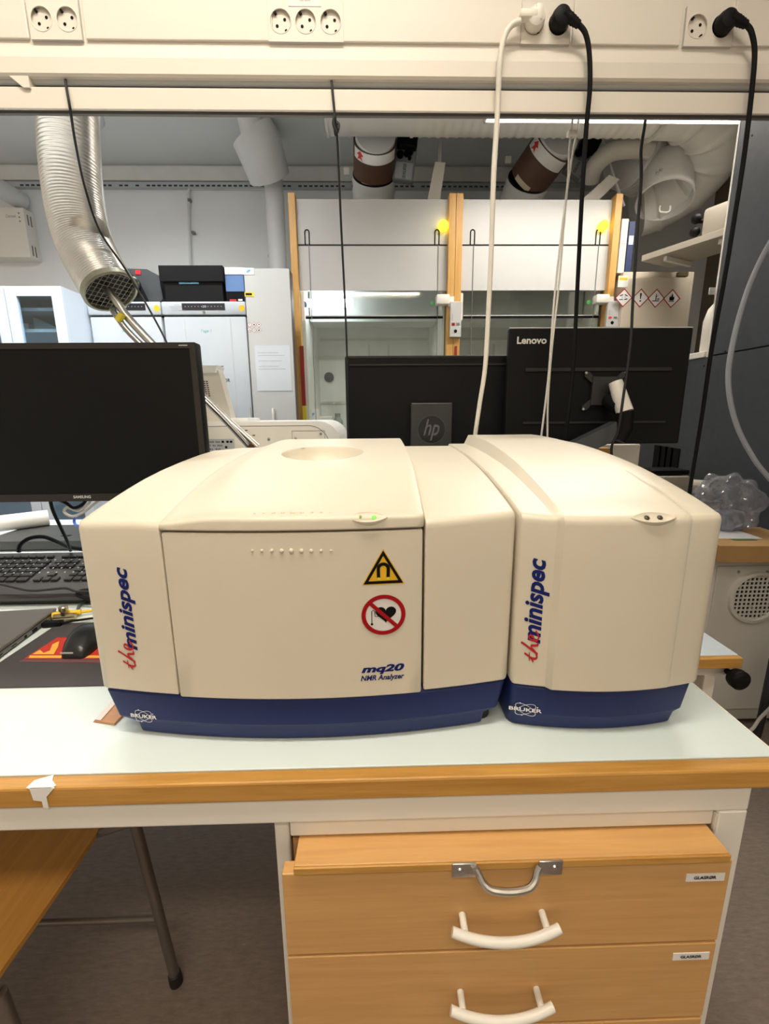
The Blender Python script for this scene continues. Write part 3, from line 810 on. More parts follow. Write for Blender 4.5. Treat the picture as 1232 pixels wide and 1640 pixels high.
MB().box(mx0 + t_, ma - t_, YM - .0005, YM + .001, mz0 + .0185, mz1 - .0135).build('screen', mat('screen_black', (.005, .005, .005), .5, spec=.15), mon)
text('brand_mark', 'SAMSUNG', LGREY, mon, front(at(119, 798, YM).x, at(119, 798, YM).z, YM - .002), .0405, .0068, 0, .04)
_p = at(287, 555, YM); MB().box(_p.x, _p.x + .019, YM - .0026, YM - .002, _p.z + .001, _p.z + .0035).build('model_mark', GREYT, mon)
MB().box(-.545, -.475, YM + .045, YM + .075, BZ + .012, mz0 + .12, .006).build('stand_neck', BLK, mon)
MB().box(-.60, -.43, 1.00, 1.20, BZ, BZ + .014, .005).build('stand_base', BLK, mon)

# rear of the monitor with round logo
YH = 1.36
hx0, hx1 = at(554, 640, YH).x, at(840, 640, YH).x; hz1 = at(690, 569, YH).z; hz0 = hz1 - .335
hpm = thing('desktop_monitor', 'black monitor seen from behind with a round logo on its square stand plate', 'monitor', ((hx0 + hx1) / 2, YH, BZ))
MB().box(hx0, hx1, YH, YH + .028, hz0, hz1, .006).build('housing', BLK, hpm)
MB().box(hx0 + .012, hx1 - .012, YH - .004, YH, hz1 - .028, hz1 - .024).build('rear_rib', BLKM, hpm)
a, b, z0, z1 = prect(658, 645, 724, 718, YH - .022)
MB().box(a, b, YH - .026, YH, z0, z1, .003).build('stand_plate', mat('stand_grey', (.030, .030, .031), .4), hpm)
cxp = (a + b) / 2; czp = at(690, 688, YH - .026).z; RR = .041
mb = MB(); mb.poly(ell(0, 0, RR, RR, 40), front(cxp, czp, YH - .026, .0008)); mb.build('logo_disc', BLKG, hpm)
lg = MB().ribbon(ell(0, 0, RR, RR, 40), .003, front(cxp, czp, YH - .026, .0012), True).build('logo_ring', DGREY, hpm)
text('logo_letters', 'hp', mat('logo_grey', (.10, .10, .105), .3), hpm, front(cxp - .024, czp - .032, YH - .026, .0014), .048, .062, .35, .01)
MB().box(cxp - .03, cxp + .03, YH - .018, YH + .006, BZ + .01, z0 + .02, .004).build('stand_neck', BLK, hpm)
MB().box(cxp - .12, cxp + .12, YH - .08, YH + .12, BZ, BZ + .012, .004).build('stand_base', BLK, hpm)

# rear of the arm-mounted monitor
YL = 1.30
lx0, lx1 = at(812, 620, YL).x, at(1099, 620, YL).x; lz1 = at(960, 525, YL).z; lz0 = at(1000, 711, YL).z
lm = thing('arm_monitor', 'black monitor on a swing arm seen from behind with pale lettering in its corner', 'monitor', (.66, 1.25, BZ))
MB().box(lx0, lx1, YL, YL + .022, lz0, lz1, .004).build('housing', BLK, lm)
MB().box(lx0 + .001, lx1 - .001, YL + .001, YL + .006, lz1 - .0005, lz1 + .0025).build('top_edge', LGREY, lm)
MB().box(lx0 + .05, lx1 - .05, YL - .004, YL, lz1 - .115, lz1 - .106).build('rear_rib', BLKM, lm)
MB().box(lx0 + .05, lx1 - .05, YL - .004, YL, lz0 + .06, lz0 + .066).build('rear_rib', BLKM, lm)
text('brand_mark', 'Lenovo', mat('brand_pale', (.62, .60, .56), .4), lm, front(at(828, 551, YL).x, at(828, 551, YL).z, YL), .083, .0195, 0, .03)
a, b, z0, z1 = prect(937, 597, 1000, 655, YL - .01)
vp = MB(); vp.box(a + .02, b - .02, YL - .012, YL, z0 + .01, z1 - .01, .002)
for sx in (a, b):
    for sz in (z0, z1):
        dx = .03 if sx == a else -.03; dz = .028 if sz == z0 else -.028
        vp.prism([(sx - dx * .1, sz - dz * .1), (sx + dx * .35, sz - dz * .1), (sx + dx * 1.1, sz + dz * .8), (sx + dx * .8, sz + dz * 1.1), (sx - dx * .1, sz + dz * .3)], lambda u, v: (u, YL - .008, v), lambda u, v: (u, YL - .001, v))
vp.build('mount_plate', mat('mount_black', (.02, .02, .021), .4), lm)
for sx in (a, b):
    for sz in (z0, z1):
        if sx == b and sz == z0: continue
        MB().lathe([(.0045, 0), (.0035, .003), (1e-6, .0036)], (sx, YL - .008, sz), (0, -1, 0), 12).build('mount_screw', STEEL, lm, True)
pa = at(981, 616, 1.27); pb = at(1003, 676, 1.235)
MB().tube([at(975, 640, 1.29), at(992, 652, 1.25)], .022, 16).build('tilt_joint', BLK, lm, True)
MB().tube([at(986, 612, 1.262), at(1001, 660, 1.236)], [.018, .022], 20).build('arm_cover', WHITE, lm, True, label='white arm cover')
MB().tube([at(1001, 660, 1.236), at(1000, 686, 1.236), at(990, 706, 1.236)], [.0222, .0215, .019], 18).build('elbow', BLK, lm, True)
mb = MB(); A = at(984, 686, 1.235); B = at(905, 716, 1.24)
mb.prism([(A.x, A.z + .018), (A.x + .006, A.z - .030), (B.x, B.z - .045), (B.x - .03, B.z - .01)], lambda u, v: (u, 1.225, v), lambda u, v: (u, 1.262, v))
mb.build('swing_arm', mat('arm_slate', (.055, .060, .068), .4), lm)
MB().tube([(B.x, 1.29, BZ), (B.x, 1.29, B.z + .0)], .018, 16).build('pole', DGREY, lm, True)
MB().box(B.x - .05, B.x + .05, 1.25, 1.33, BZ, BZ + .01, .003).build('clamp_base', DGREY, lm)
MB().tube([(B.x, 1.29, B.z - .03), (B.x, 1.243, B.z - .03)], .02, 14).build('shoulder', DGREY, lm, True)

# ================================================================ EXTRACTION ARM
ex = thing('extraction_arm', 'ribbed silver extraction hose with caged mouth and twin steel rods', 'fume extractor', tuple(at(415, 715, 1.40)))
hp_ = [(112, 20, 1.50), (111, 120, 1.50), (109, 178, 1.49), (113, 260, 1.47), (121, 330, 1.46), (134, 385, 1.45), (155, 430, 1.43), (178, 468, 1.41)]
path = []
base_path = pxpath(hp_, 26)
rr = []
for i, p in enumerate(base_path):
    t = i / (len(base_path) - 1)
    path.append(p); rr.append(.0775 * (1 - .06 * t) + (.0014 if i % 2 else -.0010))
# finer ribs
fine = []; fr2 = []
for i in range(len(path) - 1):
    fine.append(path[i]); fr2.append(rr[i]); fine.append((path[i] + path[i + 1]) / 2); fr2.append((rr[i] + rr[i + 1]) / 2)
fine.append(path[-1]); fr2.append(rr[-1])
MB().tube(fine, fr2, 40, caps=False).build('flexible_hose', ALU, ex, True, 80)
endp = path[-1]; axv = (path[-1] - path[-4]).normalized()
R0 = .0735
MB().lathe([(R0 - .002, -.016), (R0 + .002, -.015), (R0 + .0028, 0), (R0 - .001, .003), (R0 - .005, .002), (R0 - .006, -.015)], endp, axv, 40, False).build('mouth_ring', mat('ring_olive', (.34, .33, .25), .4, .5), ex, True)
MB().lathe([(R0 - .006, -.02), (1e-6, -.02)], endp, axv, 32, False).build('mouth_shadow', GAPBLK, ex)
u_ = axv.cross(Vector((0, 0, 1))).normalized(); w_v = axv.cross(u_)
ci = endp - axv * .004
for k in range(-4, 5):
    off = k * .0145; half = sqrt(max(0, (R0 - .006) ** 2 - off * off))
    MB().tube([ci + u_ * off - w_v * half, ci + u_ * off + w_v * half], .0009, 6).build('grille_bar', mat('wire_dull', (.30, .27, .22), .4, .8), ex)
    MB().tube([ci + w_v * off - u_ * half, ci + w_v * off + u_ * half], .0009, 6).build('grille_bar', mat('wire_dull', (.30, .27, .22), .4, .8), ex)
r1 = pxpath([(171, 462, 1.405), (190, 487, 1.40), (215, 520, 1.40), (330, 640, 1.40), (412, 716, 1.40)], 5)
r2 = pxpath([(180, 495, 1.395), (188, 508, 1.39), (222, 548, 1.388), (335, 648, 1.388), (405, 722, 1.388)], 5)
MB().tube(r1, .0115, 12).build('steel_rod', STEEL, ex, True)
MB().tube(r2, .0085, 12).build('steel_rod', mat('rod_steel_dark', (.32, .31, .30), .3, 1.), ex, True)
MB().tube([at(196, 503, 1.383), at(189, 514, 1.383)], .010, 10).build('rod_clip', YELL, ex, True)
MB().lathe([(.010, -.004), (.010, .004)], at(403, 716, 1.375), (0, 1, 0), 14).build('pivot_bolt', mat('bolt_copper', (.35, .18, .10), .35, 1.), ex, True)
MB().tube([at(405, 718, 1.40), Vector((at(405, 718, 1.40).x + .05, 1.36, 1.20)), Vector((at(405, 718, 1.40).x + .05, 1.30, BZ + .01))], .014, 12).build('arm_post', STEEL, ex, True)
MB().lathe([(.05, 0), (.05, .012), (.02, .02)], (at(405, 718, 1.40).x + .05, 1.30, BZ), n=24).build('table_flange', STEEL, ex, True)

# ================================================================ CABLES FROM THE BEAM
def cable(name, pts, r, m, label, cat='cable', n=8, group=None):
    return tag(MB().tube(pxpath(pts, n), r, 8).build(name, m, None, True), label, cat, group)
WCAB = mat('cable_white', (.80, .76, .68), .4); GCAB = mat('cable_grey', (.66, .64, .60), .45)
def plug(mb, p, r, d, m=None):
    return mb
# white plug + cable
wc = thing('power_cord', 'white power cord plugged into the beam and hanging behind the instrument', 'power cord', tuple(at(855, 36, 1.09)))
pc = at(855, 36, YB - .006)
MB().lathe([(.0195, .004), (.0195, -.014), (.017, -.020), (.010, -.024)], (pc.x, YB - .004, pc.z), (0, 1, 0), 28).build('plug_body', WCAB, wc, True)
MB().box(pc.x - .034, pc.x + .004, YB - .029, YB - .012, pc.z - .006, pc.z + .009, .004).build('plug_neck', WCAB, wc, True)
MB().box(pc.x - .003, pc.x + .012, YB - .029, YB - .010, pc.z - .010, pc.z + .018, .004).build('plug_grip', WCAB, wc, True)
MB().tube(pxpath([(834, 34, 1.078), (818, 42, 1.078), (806, 66, 1.078), (800, 110, 1.080), (797, 180, 1.09), (791, 280, 1.10), (787, 400, 1.12), (782, 510, 1.14), (777, 590, 1.16), (768, 650, 1.18), (761, 700, 1.20), (758, 740, 1.21)], 10), .0057, 12).build('cord', WCAB, wc, True)
def black_cord(pcx, pts, label, flip=1):
    t = thing('power_cord', label, 'power cord', tuple(at(*pcx, 1.09)))
    p = at(*pcx, YB - .006)
    MB().lathe([(.0190, .004), (.0190, -.016), (.0165, -.024), (.009, -.027)], (p.x, YB - .004, p.z), (0, 1, 0), 28).build('plug_body', BLK, t, True)
    e = at(*pts[0]); st = Vector((p.x + .004, YB - .024, p.z + .003))
    k = 12; pp = []; rr_ = []
    for i in range(k + 1):
        q = i / k; pp.append(st.lerp(e, q)); rr_.append((.0105 - .0040 * q) * (1.10 if i % 2 and i > 4 else 1))
    MB().tube(pp, rr_, 12).build('strain_relief', BLK, t, True)
    MB().tube(pxpath(pts, 10), .0048, 12).build('cord', BLK, t, True)
black_cord((895, 37), [(928, 40, 1.075), (938, 54, 1.074), (944, 85, 1.076), (945, 140, 1.08), (939, 210, 1.09), (932, 320, 1.11), (926, 440, 1.15), (918, 590, 1.18), (906, 700, 1.20), (900, 750, 1.21)], 'black power cord hanging beside the thin white data cables')
black_cord((1157, 42), [(1196, 40, 1.075), (1204, 52, 1.074), (1209, 85, 1.076), (1204, 150, 1.08), (1192, 250, 1.09), (1178, 340, 1.10), (1160, 450, 1.12), (1140, 560, 1.15), (1124, 670, 1.18), (1106, 780, 1.20), (1100, 840, 1.21)], 'black power cord hanging in front of the slate partition')
cable('hanging_cable', [(105, 128, 1.104), (106, 138, 1.094), (113, 178, 1.094), (121, 230, 1.16), (136, 300, 1.26), (160, 370, 1.30), (200, 430, 1.31), (240, 497, 1.31), (272, 560, 1.30), (300, 640, 1.28)], .0026, BLKM, 'thin black cable dangling in front of the silver hose')
hc = thing('hanging_cable', 'thin black cable with a knot hanging before the fume hood', 'cable', tuple(at(535, 150, 1.165)))
MB().tube(pxpath([(531, 129, 1.104), (532, 139, 1.094), (536, 180, 1.093), (539, 205, 1.10), (542, 250, 1.12), (546, 350, 1.17), (551, 450, 1.23), (555, 540, 1.26), (557, 620, 1.30), (558, 700, 1.32)], 8), .0026, 8).build('cord', BLKM, hc, True)
kn = pxpath([(537, 182, 1.094), (534, 198, 1.093), (540, 212, 1.096), (543, 200, 1.104), (536, 196, 1.106), (538, 216, 1.102), (541, 205, 1.095)], 6)
MB().tube(kn, .0030, 8).build('knot', BLKM, hc, True)
cable('data_cable', [(917, 170, 1.20), (917, 192, 1.20), (912, 240, 1.20), (910, 290, 1.20), (900, 370, 1.20), (888, 480, 1.21), (879, 600, 1.22), (867, 700, 1.23), (862, 750, 1.24)], .0028, GCAB, 'thin grey-white data cable with clip hanging before the fume hood')
cable('data_cable', [(929, 170, 1.21), (925, 205, 1.21), (915, 260, 1.21), (906, 330, 1.21), (896, 450, 1.22), (884, 560, 1.23), (878, 640, 1.24), (877, 700, 1.25), (877, 750, 1.25)], .0026, WCAB, 'thin white data cable twisting with the grey-white one')
tag(MB().box(at(909, 215, 1.198).x, at(924, 215, 1.198).x, 1.192, 1.206, at(915, 219, 1.198).z, at(915, 209, 1.198).z, .003).build('cable_clip', WCAB), 'small white clip holding two data cables together', 'clip')
cable('hanging_cable', [(1036, 172, 1.21), (1033, 200, 1.21), (1027, 240, 1.21), (1027, 290, 1.21), (1021, 370, 1.21), (1014, 480, 1.21), (1010, 550, 1.205), (998, 640, 1.20), (990, 690, 1.20), (980, 715, 1.205), (981, 745, 1.21)], .0036, BLKM, 'black cable hanging past the arm-mounted monitor')
cable('hose', [(1320, 300, 1.62), (1270, 340, 1.62), (1232, 392, 1.62), (1198, 465, 1.62), (1174, 550, 1.62), (1167, 615, 1.62), (1180, 680, 1.62), (1208, 735, 1.62), (1240, 775, 1.62), (1300, 850, 1.62)], .0088, mat('hose_clear', (.42, .45, .50), .35), 'pale translucent hose curving in front of the slate partition', 'hose')

# ================================================================ FAR SIDE: freezers, cabinets, boxes
def freezer(x0, x1, label, tx, ctl):
    Y = 2.9; z1 = 2.023; zd = 1.945
    t = thing('upright_freezer', label, 'freezer', ((x0 + x1) / 2, 3.25, 0))
    MB().box(x0, x1, Y + .06, Y + .70, 0.0, z1 - .004, .004).build('body', COOLW, t)
    MB().box(x0, x1, Y, Y + .06, zd + .004, z1, .006).build('control_fascia', COOLW, t, True)
    MB().box(x0 + .004, x1 - .004, Y + .005, Y + .06, .08, zd - .006, .006).build('door', COOLW, t, True)
    MB().box(x0 + .005, x1 - .005, Y + .02, Y + .06, zd - .006, zd + .004).build('gasket', SEAMD, t)
    cx = (x0 + x1) / 2
    cp = MB().box(cx - .128, cx + .128, Y - .004, Y, zd + .030, zd + .068, .003).build('display', mat('display_black', (.010, .010, .016), .3), t)
    text('display_text', '-20', LGREY, cp, front(cx - .012, zd + .043, Y - .004), .03, .012)
    text('display_dots', '. . . . . . . . . . . .', LGREY, cp, front(cx - .11, zd + .047, Y - .004), .22, .004)
    MB().lathe([(.009, 0), (.008, .004), (1e-6, .005)], (cx, Y, zd + .017), (0, -1, 0), 14).build('lock', MGREY, t, True)
    for k, L in enumerate((.03, .085, .07, .06)):
        MB().box(x0 + .09 - L / 2, x0 + .09 + L / 2, Y - .0008, Y + .001, zd + .057 - k * .0095, zd + .0595 - k * .0095).build('print_line', GREYT, t)
    MB().lathe([(.018, 0), (.018, .0008)], (x1 - .022, Y, zd + .040), (0, -1, 0), 20).build('sticker', YEL, t)
    text('handwriting', tx, GREENT, t, front(cx - .03, zd - .10, Y + .005), .065, .022, .15, .0)
    MB().tube([(x1 - .012, Y - .012, .6), (x1 - .012, Y - .012, 1.4)], .006, 8).build('door_handle', LGREY, t, True)
    return t
fz1 = freezer(-1.70, -1.268, 'white upright freezer beside the glass-fronted cabinet', 'Kyl 1', True)
fz2 = freezer(-1.262, -.762, 'white upright freezer beside the tall white cabinet', 'Page 1', True)
for k, s_ in enumerate(('PLEASE MAKE', 'I', 'DOOR')):
    e = at((359, 353, 369)[k], (592, 601, 612)[k], 2.905); w_ = (.215, .006, .075)[k]
    text('notice_text', s_, BLKT, fz2, front(e.x - w_, e.z, 2.905), w_, .022, 0, .02)
for xx in (at(303, 600, 2.9).x, at(375, 600, 2.9).x):
    MB().box(xx, xx + .002, 2.9035, 2.9055, .1, 1.93).build('door_groove', LGREY, fz2)

tc = thing('tall_cabinet', 'tall narrow white cabinet with hazard stickers and a sheet of paper', 'cabinet', (-.62, 2.95, 0))
TCY = 2.90
tx0, tx1, _, tzt = prect(397, 430, 470, 430, TCY); tx0 = -.757; tx1 = -.487
MB().box(tx0, tx1, TCY + .02, TCY + .10, 0, tzt - .003).build('carcass', mat('carcass_brown', (.12, .07, .045), .6), tc)
MB().box(tx0, tx1 - .003, TCY, TCY + .02, .05, tzt, .001).build('door', mat('door_white', (.54, .555, .55), .4, var=.01), tc)
a, b, z0, z1 = prect(410, 553, 466, 626, TCY)
sh = MB().box(a, b, TCY - .0025, TCY - .0005, z0, z1).build('paper_sheet', mat('paper_blue', (.62, .66, .72), .7), tc)
for k in range(9):
    text('print_line', 'lorem'[:1] + 'iiillliiiillliiillii', GREYT, sh, front(a + .02, z1 - .03 - k * .016, TCY - .0025), (b - a) * (.4 + .35 * ((k * 7) % 5) / 4), .005) if k in (1, 2, 4, 6, 7) else None
a, b, z0, z1 = prect(389, 429, 407, 440, TCY); MB().box(a, b, TCY - .0025, TCY - .0005, z0, z1).build('sticker', PAPER, tc)
MB().poly(ell(a + (b - a) * .5, (z0 + z1) / 2, .014, .007, 16, .5), lambda u, v: (u, TCY - .003, v)).build('sticker_print', LBLUE, tc)
a, b, z0, z1 = prect(392, 468, 407, 475, TCY); st = MB().box(a, b, TCY - .0025, TCY - .0005, z0, z1).build('sticker', YELL, tc)
MB().box(a + .006, b - .012, TCY - .0035, TCY - .0025, z0 + .007, z1 - .006).build('sticker_print', BLKT, st)
def diamond(parent, cx, cz, r, Y, icon, lw=.10):
    d = [(0, r), (r, 0), (0, -r), (-r, 0)]
    o = MB().poly([(x * .97, z * .97) for x, z in d], front(cx, cz, Y, .0006)).build('hazard_sign', PAPER, parent)
    mb = MB(); w = r * lw
    for i in range(4):
        j = (i + 1) % 4; k = (r - w * 1.4) / r
        mb.add([front(cx, cz, Y, .0010)(*p) for p in (d[i], d[j], (d[j][0] * k, d[j][1] * k), (d[i][0] * k, d[i][1] * k))], [(0, 1, 2, 3)])
    mb.build('sign_border', RED, o)
    mp = front(cx, cz, Y, .0010); mb = MB()
    if icon == '!':
        mb.poly([(-.10 * r, .52 * r), (.10 * r, .52 * r), (.05 * r, -.10 * r), (-.05 * r, -.10 * r)], mp); mb.poly(ell(0, -.30 * r, .09 * r, .09 * r, 12), mp)
    elif icon == 'flame':
        mb.poly([(-.25 * r, -.20 * r), (-.28 * r, .10 * r), (-.12 * r, .30 * r), (-.10 * r, .12 * r), (.02 * r, .55 * r), (.14 * r, .28 * r), (.10 * r, .15 * r), (.26 * r, .22 * r), (.28 * r, -.05 * r), (.20 * r, -.22 * r)], mp)
        mb.poly([(-.32 * r, -.33 * r), (.32 * r, -.33 * r), (.32 * r, -.26 * r), (-.32 * r, -.26 * r)], mp)
    elif icon == 'env':
        mb.poly([(-.06 * r, .45 * r), (.02 * r, .48 * r), (.04 * r, -.20 * r), (-.08 * r, -.20 * r)], mp); mb.ribbon([(0, .1 * r), (.2 * r, .32 * r)], .05 * r, mp)
        mb.poly([(-.48 * r, -.22 * r), (.42 * r, -.22 * r), (.30 * r, -.32 * r), (-.35 * r, -.32 * r)], mp); mb.poly(ell(.25 * r, -.08 * r, .16 * r, .06 * r, 12), mp)
    elif icon == 'corr':
        mb.ribbon([(-.45 * r, .18 * r), (-.10 * r, .34 * r)], .10 * r, mp); mb.ribbon([(.10 * r, .34 * r), (.42 * r, .18 * r)], .10 * r, mp)
        mb.poly([(-.50 * r, -.22 * r), (-.06 * r, -.22 * r), (-.06 * r, -.14 * r), (-.50 * r, -.14 * r)], mp); mb.poly([(.06 * r, -.24 * r), (.48 * r, -.16 * r), (.40 * r, -.06 * r), (.08 * r, -.14 * r)], mp)
        mb.ribbon([(-.15 * r, .18 * r), (-.2 * r, -.05 * r)], .04 * r, mp); mb.ribbon([(.15 * r, .18 * r), (.2 * r, -.02 * r)], .04 * r, mp)
    else:
        mb.poly(ell(0, .05 * r, .28 * r, .22 * r, 14), mp)
    mb.build('sign_symbol', BLKT, o)
for k, (px, py) in enumerate(((400, 520), (407, 520), (415, 520), (400, 528), (407, 529), (415, 529))):
    p = at(px, py, TCY); diamond(tc, p.x, p.z, .0155, TCY, ('!', 'flame', 'x', 'env', 'corr', 'flame')[k], .09)
p = at(438, 655, TCY); MB().box(p.x - .006, p.x + .006, TCY - .025, TCY - .0005, p.z - .10, p.z + .004, .004).build('door_handle', WHITE, tc, True)

# glass-fronted cabinet
gx1 = -1.712; gx0 = -2.75; gz = 2.057
gc = thing('glass_cabinet', 'white cabinet with glass doors standing beside the freezers', 'cabinet', (-2.2, 2.95, 0))
mb = MB(); mb.box(gx0, gx0 + .02, 2.72, 3.2, 0, gz); mb.box(gx1 - .02, gx1, 2.72, 3.2, 0, gz); mb.box(gx0 + .02, gx1 - .02, 2.72, 3.2, gz - .02, gz); mb.box(gx0 + .02, gx1 - .02, 3.18, 3.2, 0, gz - .02); mb.box(gx0 + .02, gx1 - .02, 2.72, 3.18, 0, .08)
mb.build('carcass', mat('cab_bluewhite', (.62, .70, .80), .4, var=.02), gc)
for zz in (at(60, 500, 2.85).z, at(60, 533, 2.85).z, 1.3, .9):
    MB().box(gx0 + .02, gx1 - .02, 2.78, 3.18, zz - .009, zz + .009).build('shelf', COOLW, gc)
xm = at(12, 500, 2.7).x
for (xa, xb) in ((gx0, xm - .003), (xm + .003, gx1)):
    fr = MB(); w_ = .058
    fr.box(xa, xa + w_, 2.70, 2.72, .08, gz); fr.box(xb - w_, xb, 2.70, 2.72, .08, gz); fr.box(xa + w_, xb - w_, 2.70, 2.72, gz - .05, gz); fr.box(xa + w_, xb - w_, 2.70, 2.72, .08, .14)
    d = fr.build('door', mat('cab_frame', (.66, .74, .84), .4, var=.02), gc)
    MB().box(xa + w_, xb - w_, 2.708, 2.712, .14, gz - .05).build('pane', GLASSB, d)
a, b, z0, z1 = prect(64, 472, 90, 496, 2.95)
tag(MB().box(a, b, 2.95, 3.10, at(60, 500, 2.85).z + .0095, z1, .004).build('storage_box', mat('box_mauve', (.20, .20, .24), .6)), 'dark mauve box on the upper cabinet shelf', 'box')
zsf = at(60, 533, 2.85).z + .0095
a, b, z0, z1 = prect(28, 518, 66, 532, 2.9)
tag(MB().box(a, b - .06, 2.88, 3.05, zsf, zsf + .05, .004).build('storage_box', COOLW), 'low pale box on the lower cabinet shelf', 'box')
tag(MB().prism([(0, 0), (.13, 0), (.13, .03), (.01, .085), (0, .08)], lambda u, v: (b - .04 + u, 2.90, zsf + v), lambda u, v: (b - .04 + u, 3.05, zsf + v)).build('plastic_tray', mat('tray_blue', (.25, .36, .42), .4)), 'tilted blue-grey plastic tray on the lower cabinet shelf', 'tray')

# boxes on the freezers
bx = thing('archive_box', 'black lidded archive box with a light blue label on the freezer', 'box', (at(306, 480, 2.95).x, 3.1, 2.023))
a, b, z0, z1 = prect(262, 440, 356, 483, 2.93); zt_ = at(306, 425, 2.93).z
MB().box(a, b, 2.94, 3.25, 2.0235, zt_ - .07, .004).build('body', BLK, bx)
MB().box(a - .018, b + .012, 2.925, 3.265, zt_ - .09, zt_, .004).build('lid', BLK, bx)
p = at(287, 455, 2.94); q = at(318, 448, 2.94)
lb = MB().box(p.x, q.x, 2.9375, 2.9395, p.z, q.z).build('label_sticker', mat('label_cyan', (.20, .50, .72), .5), bx)
text('label_text', 'Retur', BLKT, lb, front(p.x + .03, p.z + .007, 2.9375), .045, .012)
bb = thing('carton', 'blue and white carton standing beside the black archive box', 'box', (at(373, 480, 2.95).x, 3.05, 2.023))
a, b, z0, z1 = prect(358, 428, 391, 483, 2.95); a += .012; b = min(b, -.766); zt_ = z1
MB().box(a, b, 2.95, 3.15, 2.0235, zt_, .003).build('body', BLUEBOX, bb)
MB().box(a + .002, b - .002, 2.946, 2.9495, zt_ - .04, zt_ - .001).build('white_band', PAPER, bb)
MB().box(a + .002, b - .002, 2.946, 2.9495, 2.0245, 2.0245 + .065).build('black_band', BLKT, bb)
MB().box(a + .02, a + .06, 2.944, 2.9459, 2.03, 2.045).build('red_print', REDT, bb)
MB().box(b - .04, b - .015, 2.944, 2.9459, 2.036, 2.046).build('white_print', WHT, bb)
# dark instrument case on the first freezer
dv = thing('projector', 'dark grey wedge-shaped device with black lens on the freezer', 'device', (at(225, 482, 3.0).x, 3.1, 2.023))
A = [at(225, 431, 3.0), at(233, 432, 3.0), at(254, 441, 3.0), at(262, 478, 3.0), at(254, 483, 3.0), at(232, 483, 3.0), at(200, 431, 3.0)]
pts = [(p.x, max(p.z, 2.0235)) for p in (at(200, 430, 3.0), at(235, 431, 3.0), at(254, 441, 3.0), at(261, 478, 3.0), at(256, 484, 3.0), at(200, 484, 3.0))]
MB().prism(pts, lambda u, v: (u, 3.0, v), lambda u, v: (u, 3.25, v)).build('body', DGREY, dv)
pts2 = [(p.x, max(p.z, 2.0235)) for p in (at(188, 428, 2.96), at(200, 430, 2.96), at(216, 445, 2.96), at(236, 484, 2.96), at(215, 484, 2.96), at(205, 450, 2.96))]
MB().prism(pts2, lambda u, v: (u, 2.96, v), lambda u, v: (u, 2.999, v)).build('front_cover', BLK, dv)
p = at(213, 456, 2.95); MB().lathe([(.045, 0), (.045, .02), (.03, .026)], (p.x, 2.96, p.z), (0, -1, 0), 24).build('lens', BLKG, dv, True)
p = at(222, 434, 2.998); MB().box(p.x - .02, p.x + .012, 2.996, 2.9995, p.z - .02, p.z + .004).build('print', REDT, dv)

# wall box, conduits, pipes
eb = thing('wall_box', 'white wall-mounted control box with side vents', 'control box', (-2.75, 4.24, 2.9))
a, b, z0, z1 = prect(-60, 332, 39, 412, 4.17)
MB().box(a, b + .02, 4.17, 4.2995, z0, z1, .004).build('body', WHITE, eb)
text('brand_mark', 'Dantek', GREYT, eb, front(b - .13, z1 - .075, 4.17), .085, .022, .2)
for k in range(3): MB().lathe([(.006, 0), (.006, .003)], (b - .02, 4.17, z0 + .33 - k * .03), (0, -1, 0), 8).build('status_light', MGREY, eb)
for zz in (z1 - .09, z0 + .05):
    for yy in (4.20, 4.235): MB().box(b + .019, b + .0215, yy, yy + .014, zz - .03, zz + .05).build('vent', MGREY, eb)
tag(MB().tube([at(-40, 292, 3.9), at(5, 305, 4.1), at(34, 322, 4.27)], .07, 16).build('vent_pipe', PIPEW, None, True), 'fat white pipe end above the wall control box', 'pipe')
cn = thing('wall_conduit', 'thin white conduit loop running down the back wall', 'conduit', (-1.3, WY - .02, 2.3))
MB().tube(spline([at(305, 426, WY - .02), at(302, 330, WY - .02), at(303, 305, WY - .02), at(312, 301, WY - .02), at(415, 302, WY - .02), at(428, 307, WY - .02), at(429, 340, WY - .02), at(432, 412, WY - .02)], 5), .012, 8).build('tube', PIPEW, cn, True)
for (px, py) in ((303, 320), (309, 372), (430, 320), (432, 410)):
    p = at(px, py, WY - .035); MB().box(p.x - .012, p.x + .012, WY - .04, WY - .005, p.z - .01, p.z + .01).build('clip', MGREY, cn)
wp = thing('drain_pipe', 'white vertical pipe with a wide sleeve under the ceiling', 'pipe', tuple(at(443, 425, 3.9)))
MB().tube([at(390, 130, 3.6), at(398, 178, 3.65), at(410, 232, 3.72)], .088, 24).build('upper_pipe', PIPEW, wp, True)
MB().tube([at(404, 212, 3.70), at(413, 228, 3.72), at(432, 284, 3.86)], [.165, .17, .155], 28).build('sleeve', PIPEW, wp, True)
MB().tube([at(430, 278, 3.86), at(438, 290, 3.9), at(441, 330, 3.9), at(446, 440, 3.9), at(448, 520, 3.9)], .070, 24).build('lower_pipe', PIPEW, wp, True)
tag(MB().tube([(at(146, 150, 3.2).x, 3.2, CZ), at(150, 180, 3.25), at(154, 192, 3.35)], .05, 14).build('pipe_stub', PIPEW, None, True), 'white pipe stub next to the silver hose top', 'pipe')

